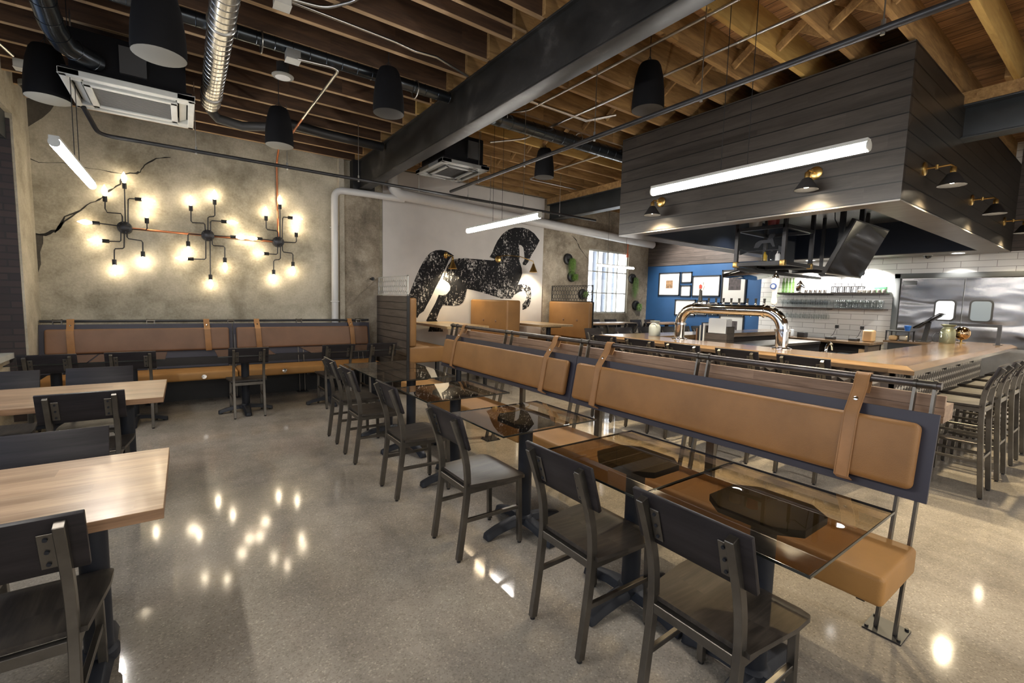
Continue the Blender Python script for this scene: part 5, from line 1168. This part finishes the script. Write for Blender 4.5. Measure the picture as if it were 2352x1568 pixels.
m = MB(); m.prism([(2.72, 2.25), (2.62, 2.2), (2.72, 2.15)], lambda p, s: (5.945+.01*s, p[0], p[1])); m.prism([(3.08, 2.2), (3.2, 2.24), (3.2, 2.16)], lambda p, s: (5.945+.01*s, p[0], p[1])); build(m, 'arrow', MAT['cast'], t)
m = MB(); m.prism([(3.02, 2.24), (3.0, 2.3), (2.95, 2.33), (2.86, 2.33), (2.83, 2.4), (2.78, 2.42), (2.77, 2.38), (2.79, 2.34), (2.78, 2.3), (2.76, 2.24), (2.79, 2.24), (2.82, 2.29), (2.92, 2.29), (2.96, 2.24)], lambda p, s: (5.945+.01*s, p[0], p[1])); build(m, 'animal_figure', MAT['cast'], t)
GBT = 'small bottles on the hanging shelf'
for i, (y, mt, lab) in enumerate(((2.95, 'yellow', 'amber bottle on the hanging shelf'), (2.86, 'glass', 'clear bottle beside the amber one on the hanging shelf'), (2.79, 'white', 'white bottle third along the hanging shelf'))):
    t = thing('bottle', lab, 'bottle', (6.1, y, Z0+.03), GBT); m = MB(); m.lathe([(.028, 0), (.03, .01), (.03, .09), (.012, .12), (.012, .14)], (6.1, y, Z0+.03), (0, 0, 1), 12); build(m, 'body', MAT[mt], t); m = MB(); m.lathe([(.013, .138), (.013, .16), (0, .16)], (6.1, y, Z0+.03), (0, 0, 1), 10); build(m, 'cap', MAT['black'], t)
m = MB(); m.lathe([(.07, 0), (.085, .15), (.08, .15), (.066, .006), (0, .006)], (5.95, 3.02, Z1+.022), (0, 0, 1), 16); one('wire_basket', m, MAT['wicker'], 'woven basket on top of the hanging shelf', 'basket')
m = MB(); m.lathe([(.06, 0), (.075, .15), (.07, .15), (.056, .006), (0, .006)], (5.95, 2.8, Z1+.022), (0, 0, 1), 16); one('red_bucket', m, MAT['red'], 'red bucket on top of the hanging shelf', 'bucket')

# ------------------------------------------------------------------ tile wall shelves and back counter
XB = XR-.012
def glass(prof, mat='glass'):
    m = MB(); m.lathe(prof, (0, 0, 0), (0, 0, 1), 12); return m
STEM = [(.034, 0), (.03, .003), (.005, .012), (.0045, .07), (.02, .085), (.034, .11), (.036, .14), (.03, .185), (.028, .185), (.033, .14), (.03, .112), (.0, .09)]
TUM = [(.028, 0), (.03, .004), (.038, .15), (.036, .15), (.028, .008), (0, .008)]
MUG = [(.036, 0), (.04, .006), (.04, .13), (.038, .13), (.036, .01), (0, .01)]
for z, lab in ((1.785, 'upper dark shelf on the white tile wall'), (1.505, 'lower dark shelf on the white tile wall')):
    t = thing('wall_shelf', lab, 'shelf', (10.0, 3.62, z), 'shelves on the tile wall')
    m = MB(); m.box(9.85, XB, 2.7, 4.48, z-.022, z); build(m, 'board', MAT['shiplap_b'], t); m = MB()
    for x in (9.9, 9.97, 10.04, 10.11): m.box(x-.004, x+.004, 3.55, 4.46, z-.034, z-.026)
    for y in (3.56, 4.0, 4.45): m.box(9.88, XB, y-.004, y+.004, z-.028, z-.022)
    build(m, 'glass_rack', MAT['black'], t)
def one_inst(proto_m, name, mat, label, cat, group):
    o = build(proto_m, name, mat); return placer(tag(o, label, cat, group))
hung = MB(); hung.lathe([(r_, -z_) for r_, z_ in reversed(STEM)], (0, 0, 0), (0, 0, 1), 12)
ph = one_inst(hung, 'wine_glass', MAT['glass'], 'stemmed glass hanging upside down under the upper shelf', 'glass', 'stemmed glasses under the upper shelf')
for j, x in enumerate((9.93, 10.06)):
    for i in range(11): ph((x, 3.6+.083*i, 1.785-.036), 0)
pl = placer(dup(bpy.data.objects['wine_glass'], (0, 0, 0), 0, 'stemmed glass hanging upside down under the lower shelf', 'stemmed glasses under the lower shelf'))
for j, x in enumerate((9.93, 10.06)):
    for i in range(11): pl((x, 3.6+.083*i, 1.505-.036), 0)
pt = one_inst(glass(STEM), 'wine_glass', MAT['glass'], 'stemmed glass standing in rows on the left of the lower shelf', 'glass', 'stemmed glasses standing on the lower shelf') if 0 else None
pt = one_inst(glass(TUM), 'tumbler', MAT['glass'], 'clear beer glass standing in rows on the right of the lower shelf', 'glass', 'beer glasses on the lower shelf')
for j, x in enumerate((9.9, 9.99, 10.08)):
    for i in range(8): pt((x, 2.78+.093*i, 1.506), 0)
pm = one_inst(glass(MUG), 'short_glass', MAT['glass'], 'short clear glass standing behind the stems on the lower shelf', 'glass', 'short glasses on the lower shelf')
for i in range(9): pm((9.92, 3.62+.09*i, 1.506), 0)
GF = 'black framed lanterns on the upper shelf'
tl = thing('lantern', 'black framed glass lantern on the upper shelf', 'lantern', (0, 0, 0), GF)
m = MB()
for sx in (-1, 1):
    for sy in (-1, 1): m.box(sx*.036-.006, sx*.036+.006, sy*.036-.006, sy*.036+.006, 0, .12)
m.box(-.045, .045, -.045, .045, 0, .014); m.box(-.045, .045, -.045, .045, .112, .124); m.cyl((0, 0, .12), (0, 0, .17), .006, 6); m.box(-.045, .045, -.045, .045, .17, .178); build(m, 'frame', MAT['black'], tl)
m = MB(); m.cyl((0, 0, .014), (0, 0, .11), .028, 12); build(m, 'glass_cylinder', MAT['glass'], tl)
pL = placer(tl)
for i in range(5): pL((10.0, 3.08+.105*i, 1.786), 0)
GS = 'small steel cups on the upper shelf'
pc = one_inst(glass([(.028, 0), (.034, .05), (.034, .06), (.03, .06), (.026, .01), (0, .01)]), 'steel_cup', MAT['chrome'], 'small steel cup on the upper shelf', 'cup', GS)
for i in range(5): pc((9.97, 3.65+.082*i, 1.786), 0)
pj = one_inst(glass([(.03, 0), (.032, .005), (.032, .055), (.026, .062), (.026, .07), (0, .07)]), 'candle_jar', MAT['wicker'], 'small jar at the right end of the upper shelf', 'jar', 'small jars on the upper shelf')
for i in range(6): pj((9.98, 2.76+.072*i-.04+.02, 1.786), 0) if i else pj((9.98, 2.74, 1.786), 0)
m = MB(); m.rbox(10.02, 10.1, 2.72, 2.9, 1.786, 1.9, .01); one('green_box', m, MAT['green'], 'green box at the right end of the upper shelf', 'box')
t = thing('cocktail_ornament', 'chrome horse head ornament on the upper shelf', 'ornament', (10.0, 4.1, 1.786))
m = MB(); m.lathe([(.05, 0), (.045, .01), (.02, .02), (.02, .04), (.0, .04)], (10.0, 4.1, 1.786), (0, 0, 1), 14); build(m, 'base', MAT['chrome'], t)
m = MB(); m.prism([(.06, .03), (.08, .12), (.05, .19), (.02, .22), (.0, .26), (-.03, .22), (-.1, .12), (-.08, .09), (-.03, .12), (-.03, .03)], lambda p, q: (9.97+.06*q, 4.1+p[0], 1.786+p[1])); build(m, 'head', MAT['chrome'], t, bevel=.012)
GG = 'tall green bottles on the upper shelf'
for i in range(4):
    y = 4.24+.062*i; m = MB(); m.lathe([(.026, 0), (.026, .2), (.012, .25), (.012, .3), (0, .3)], (10.02, y, 1.786), (0, 0, 1), 12)
    one('green_bottle', m, MAT['glass_b'], 'tall green bottle at the left end of the upper shelf', 'bottle', GG)
t = thing('back_counter', 'wooden back counter with dark open cabinet below the glass shelves', 'counter', (9.8, 3.5, 0))
m = MB(); m.box(9.45, XB, 2.72, 4.4, .88, .92); build(m, 'worktop', MAT['bar_y'], t)
m = MB(); m.box(9.5, XB, 2.75, 2.8, 0, .88); m.box(9.5, XB, 3.55, 3.6, 0, .88); m.box(9.5, XB, 4.35, 4.4, 0, .88); m.box(9.5, XB, 2.75, 4.4, .45, .48); m.box(10.08, XB, 2.75, 4.4, 0, .88); build(m, 'carcass', MAT['shiplap_b'], t)
for i, (y, h, mt, nm, lab) in enumerate(((4.15, .14, 'greyp', 'card_machine', 'grey card machine on the back counter'), (3.9, .1, 'black', 'phone', 'black phone on the back counter'), (3.42, .05, 'black', 'charger', 'black charger under the left socket on the back counter'), (3.05, .05, 'black', 'charger', 'black charger under the right socket on the back counter'))):
    m = MB(); m.rbox(9.7, 9.85, y-.07, y+.07, .921, .921+h, .012); one(nm, m, MAT[mt], lab, nm.replace('_', ' '))
m = MB(); m.rbox(9.75, 9.95, 2.78, 2.93, .921, 1.13, .03); one('paper_bag', m, MAT['card'], 'brown paper bag on the right end of the back counter', 'bag')
for y in (3.45, 3.05): 
    t = thing('wall_socket', 'socket with a plug and cord on the white tiles, %s one' % ('left' if y > 3.2 else 'right'), 'socket', (XB, y, 1.15), 'sockets on the tile wall'); m = MB(); m.box(XB-.006, XB, y-.035, y+.035, 1.09, 1.2); build(m, 'plate', MAT['white'], t)
    m = MB(); m.box(XB-.04, XB-.006, y-.025, y+.025, 1.12, 1.18); m.tube([(XB-.04, y, 1.13), (XB-.08, y+.03, 1.0), (9.9, y+.03, .95), (9.84, y, .945)], .004, 6); build(m, 'plug', MAT['black'], t)
GP = 'blue banded plates in the back counter'
for i in range(7): m = MB(); m.lathe([(.09, 0), (.12, .02), (.118, .024), (.088, .006), (0, .006)], (9.72, 3.4, .481+.03*i), (0, 0, 1), 20); one('plate', m, MAT[('white', 'bluep')[i % 2]], ('white plate in the stack under the back counter' if i % 2 == 0 else 'blue plate in the stack under the back counter'), 'plate', GP)
m = MB(); m.rbox(9.6, 9.8, 3.05, 3.24, .481, .7, .02); one('plastic_crate', m, MAT['greyp'], 'grey plastic crate in the back counter', 'crate'); m = MB(); m.box(9.55, 9.8, 2.81, 2.9, .481, .8); one('cardboard_box', m, MAT['card'], 'cardboard box in the back counter', 'box')
GK = 'black pitchers on the floor shelf beside the doors'
for i in range(4): m = MB(); m.lathe([(.05, 0), (.055, .02), (.055, .2), (.04, .24), (.0, .25)], (9.75, 4.28-.13*i, .481), (0, 0, 1), 14); one('pitcher', m, MAT['screen'], 'glossy black pitcher in the left of the back counter', 'pitcher', GK)
t = thing('sink_tap', 'chrome gooseneck tap behind the right foot of the beer tower', 'tap', (5.75, 2.1, .84))
m = MB(); m.tube([(5.62, 2.0, .84), (5.62, 2.0, 1.0)] + [(5.62+.09*(1-math.cos(R(20*i))), 2.0, 1.0+.12*math.sin(R(20*i))) for i in range(1, 9)], .014, 10); build(m, 'spout', MAT['chrome'], t)

# ------------------------------------------------------------------ pictures on the blue wall
def frame(y0, y1, z0, z1, lab, fw=.025, art=None, mat='black', board='paper'):
    t = thing('picture_frame', lab, 'picture', (XR, (y0+y1)/2, z0), 'picture frames on the blue wall')
    m = MB(); x = XR-.03
    m.box(x, XR, y0, y1, z0, z0+fw); m.box(x, XR, y0, y1, z1-fw, z1); m.box(x, XR, y0, y0+fw, z0, z1); m.box(x, XR, y1-fw, y1, z0, z1); build(m, 'frame', MAT[mat], t)
    m = MB(); m.box(XR-.012, XR-.001, y0+fw, y1-fw, z0+fw, z1-fw); build(m, 'mat_board', MAT[board], t)
    if art: m = MB(); m.box(XR-.014, XR-.011, art[0], art[1], art[2], art[3]); build(m, 'print', MAT[art[4]], t)
frame(6.93, 7.56, 1.71, 2.3, 'square framed picture with small colour print, leftmost on the blue wall', art=(7.14, 7.34, 1.9, 2.1, 'pic_col'))
frame(6.6, 6.9, 2.03, 2.3, 'small blank white frame, upper of the two beside the leftmost picture')
frame(6.61, 6.905, 1.69, 1.975, 'small blank white frame, lower of the two beside the leftmost picture')
frame(5.86, 6.58, 1.7, 2.2, 'wide white framed picture with small grey print in the centre', art=(6.05, 6.22, 1.88, 2.06, 'paper_g'))
frame(5.25, 5.83, 1.545, 2.31, 'tall framed dark print in grey mount, right of the wide picture', .03, art=(5.38, 5.66, 1.85, 2.18, 'pic_dark'), board='paper_g')
frame(6.46, 7.04, 1.22, 1.62, 'white framed picture low on the blue wall beside the tower foot')
frame(6.16, 6.43, 1.25, 1.61, 'white framed picture half behind the beer tower')
frame(5.86, 6.13, 1.26, 1.56, 'small framed picture under the wide one, behind the tower tube')
frame(5.25, 5.83, .72, 1.28, 'framed picture with dark print low behind the menu holder', art=(5.4, 5.6, .95, 1.15, 'pic_dark'), board='paper_g')
lamp('blue_wall_spot', 'SPOT', (8.7, 6.3, 3.6), 260, COOL, .05, rot=Vector((1.45, 0, -1.7)).to_track_quat('-Z', 'Y').to_euler(), spot=1.5, blend=.6)
t = thing('track_spotlight', 'track spotlight above the pictures on the blue wall', 'spotlight', (8.7, 6.3, 3.65))
m = MB(); m.cyl((8.68, 6.3, 3.62), (8.6, 6.3, 3.71), .04, 14); m.cyl((8.6, 6.3, 3.7), (8.6, 6.3, 3.74), .015, 8); build(m, 'can', MAT['black'], t)

# ------------------------------------------------------------------ wall planters
def planter(x, z, lab, up, hang, mat, x0=0, y=7.94):
    t = thing('wall_planter', lab, 'planter', (x, y, z), 'round wall planters with hanging greenery')
    m = MB(); m.lathe([(.12, 0), (.13, .02), (.12, .06), (.08, .075), (.07, .06), (0, .05)], (x, y, z), (0, -1, 0), 22); build(m, 'dish', MAT['black'], t)
    m = MB(); rnd = random.Random(int(x*100))
    for i in range(150):
        a = rnd.uniform(0, 6.28); r0 = rnd.uniform(0, .07); p = Vector((x+x0+r0*math.cos(a), y-.07, z+r0*math.sin(a)*.6))
        L = rnd.uniform(.3, 1)*hang; dx = rnd.uniform(-.07, .07)
        P = [p, p+Vector((dx*.5, -rnd.uniform(.02, .07), up*rnd.random()-L*.15)), p+Vector((dx, -rnd.uniform(.0, .06), -L*.6)), p+Vector((dx*1.1+rnd.uniform(-.02, .02), -rnd.uniform(0, .04), -L))]
        w_ = .006; vs = []
        for k, q in enumerate(P): vs += [q+Vector((-w_*(1-k/4), 0, 0)), q+Vector((w_*(1-k/4), 0, 0))]
        m.add(vs, [(0, 1, 3, 2), (2, 3, 5, 4), (4, 5, 7, 6)])
    build(m, 'foliage', MAT[mat], t, smooth=0)['kind'] = 'stuff'
planter(7.22, 2.47, 'round planter with trailing fern, upper of the two left of the bright window', .03, .4, 'plant', .08)
planter(7.36, 2.08, 'round planter with tuft of moss, lower of the two left of the bright window', .06, .1, 'plant', .04)
planter(7.72, 1.68, 'round planter with pale leaves behind the hexagon screen', .06, .08, 'plant_b', .05)
planter(9.5, 2.13, 'round planter with long trailing grass right of the bright window', .05, .55, 'plant_b', .06)
planter(9.68, 1.44, 'round dark planter with a sprig, low right of the bright window', .05, .15, 'plant_b', .07)
m = MB(); m.tube([(2.62, 7.9, 1.8), (2.62, 7.72, 1.8)], .012, 8); m.lathe([(.03, 0), (.03, .03), (0, .03)], (2.62, 7.79, 1.8), (0, -1, 0), 12); one('wall_valve', m, MAT['black'], 'small black valve on the stained pier beside the white screen', 'valve')
m = MB(); m.lathe([(.03, 0), (.028, .012), (0, .014)], (.17, 7.085, .405), (0, -1, 0), 14); one('socket_cap', m, MAT['chrome'], 'round steel cap on the front of the far banquette seat, left one', 'cap', 'round caps on the far banquette')
m = MB(); m.lathe([(.03, 0), (.028, .012), (0, .014)], (1.12, 7.085, .42), (0, -1, 0), 14); one('socket_cap', m, MAT['chrome'], 'round steel cap on the front of the far banquette seat, right one', 'cap', 'round caps on the far banquette')

t = thing('track_spotlight', 'unseen spotlight added to brighten the tile wall right of the doors', 'spotlight', (8.4, -1.2, 3.65))
m = MB(); m.cyl((8.42, -1.2, 3.6), (8.34, -1.2, 3.71), .04, 14); m.cyl((8.34, -1.2, 3.7), (8.34, -1.2, 4.02), .012, 8); build(m, 'can', MAT['black'], t)
lamp('tile_wall_fill', 'SPOT', (8.5, -1.2, 3.55), 260, COOL, .05, rot=Vector((1.6, .2, -2.6)).to_track_quat('-Z', 'Y').to_euler(), spot=1.6, blend=.7)  # added lamp, brightens the tile wall for the television to mirror
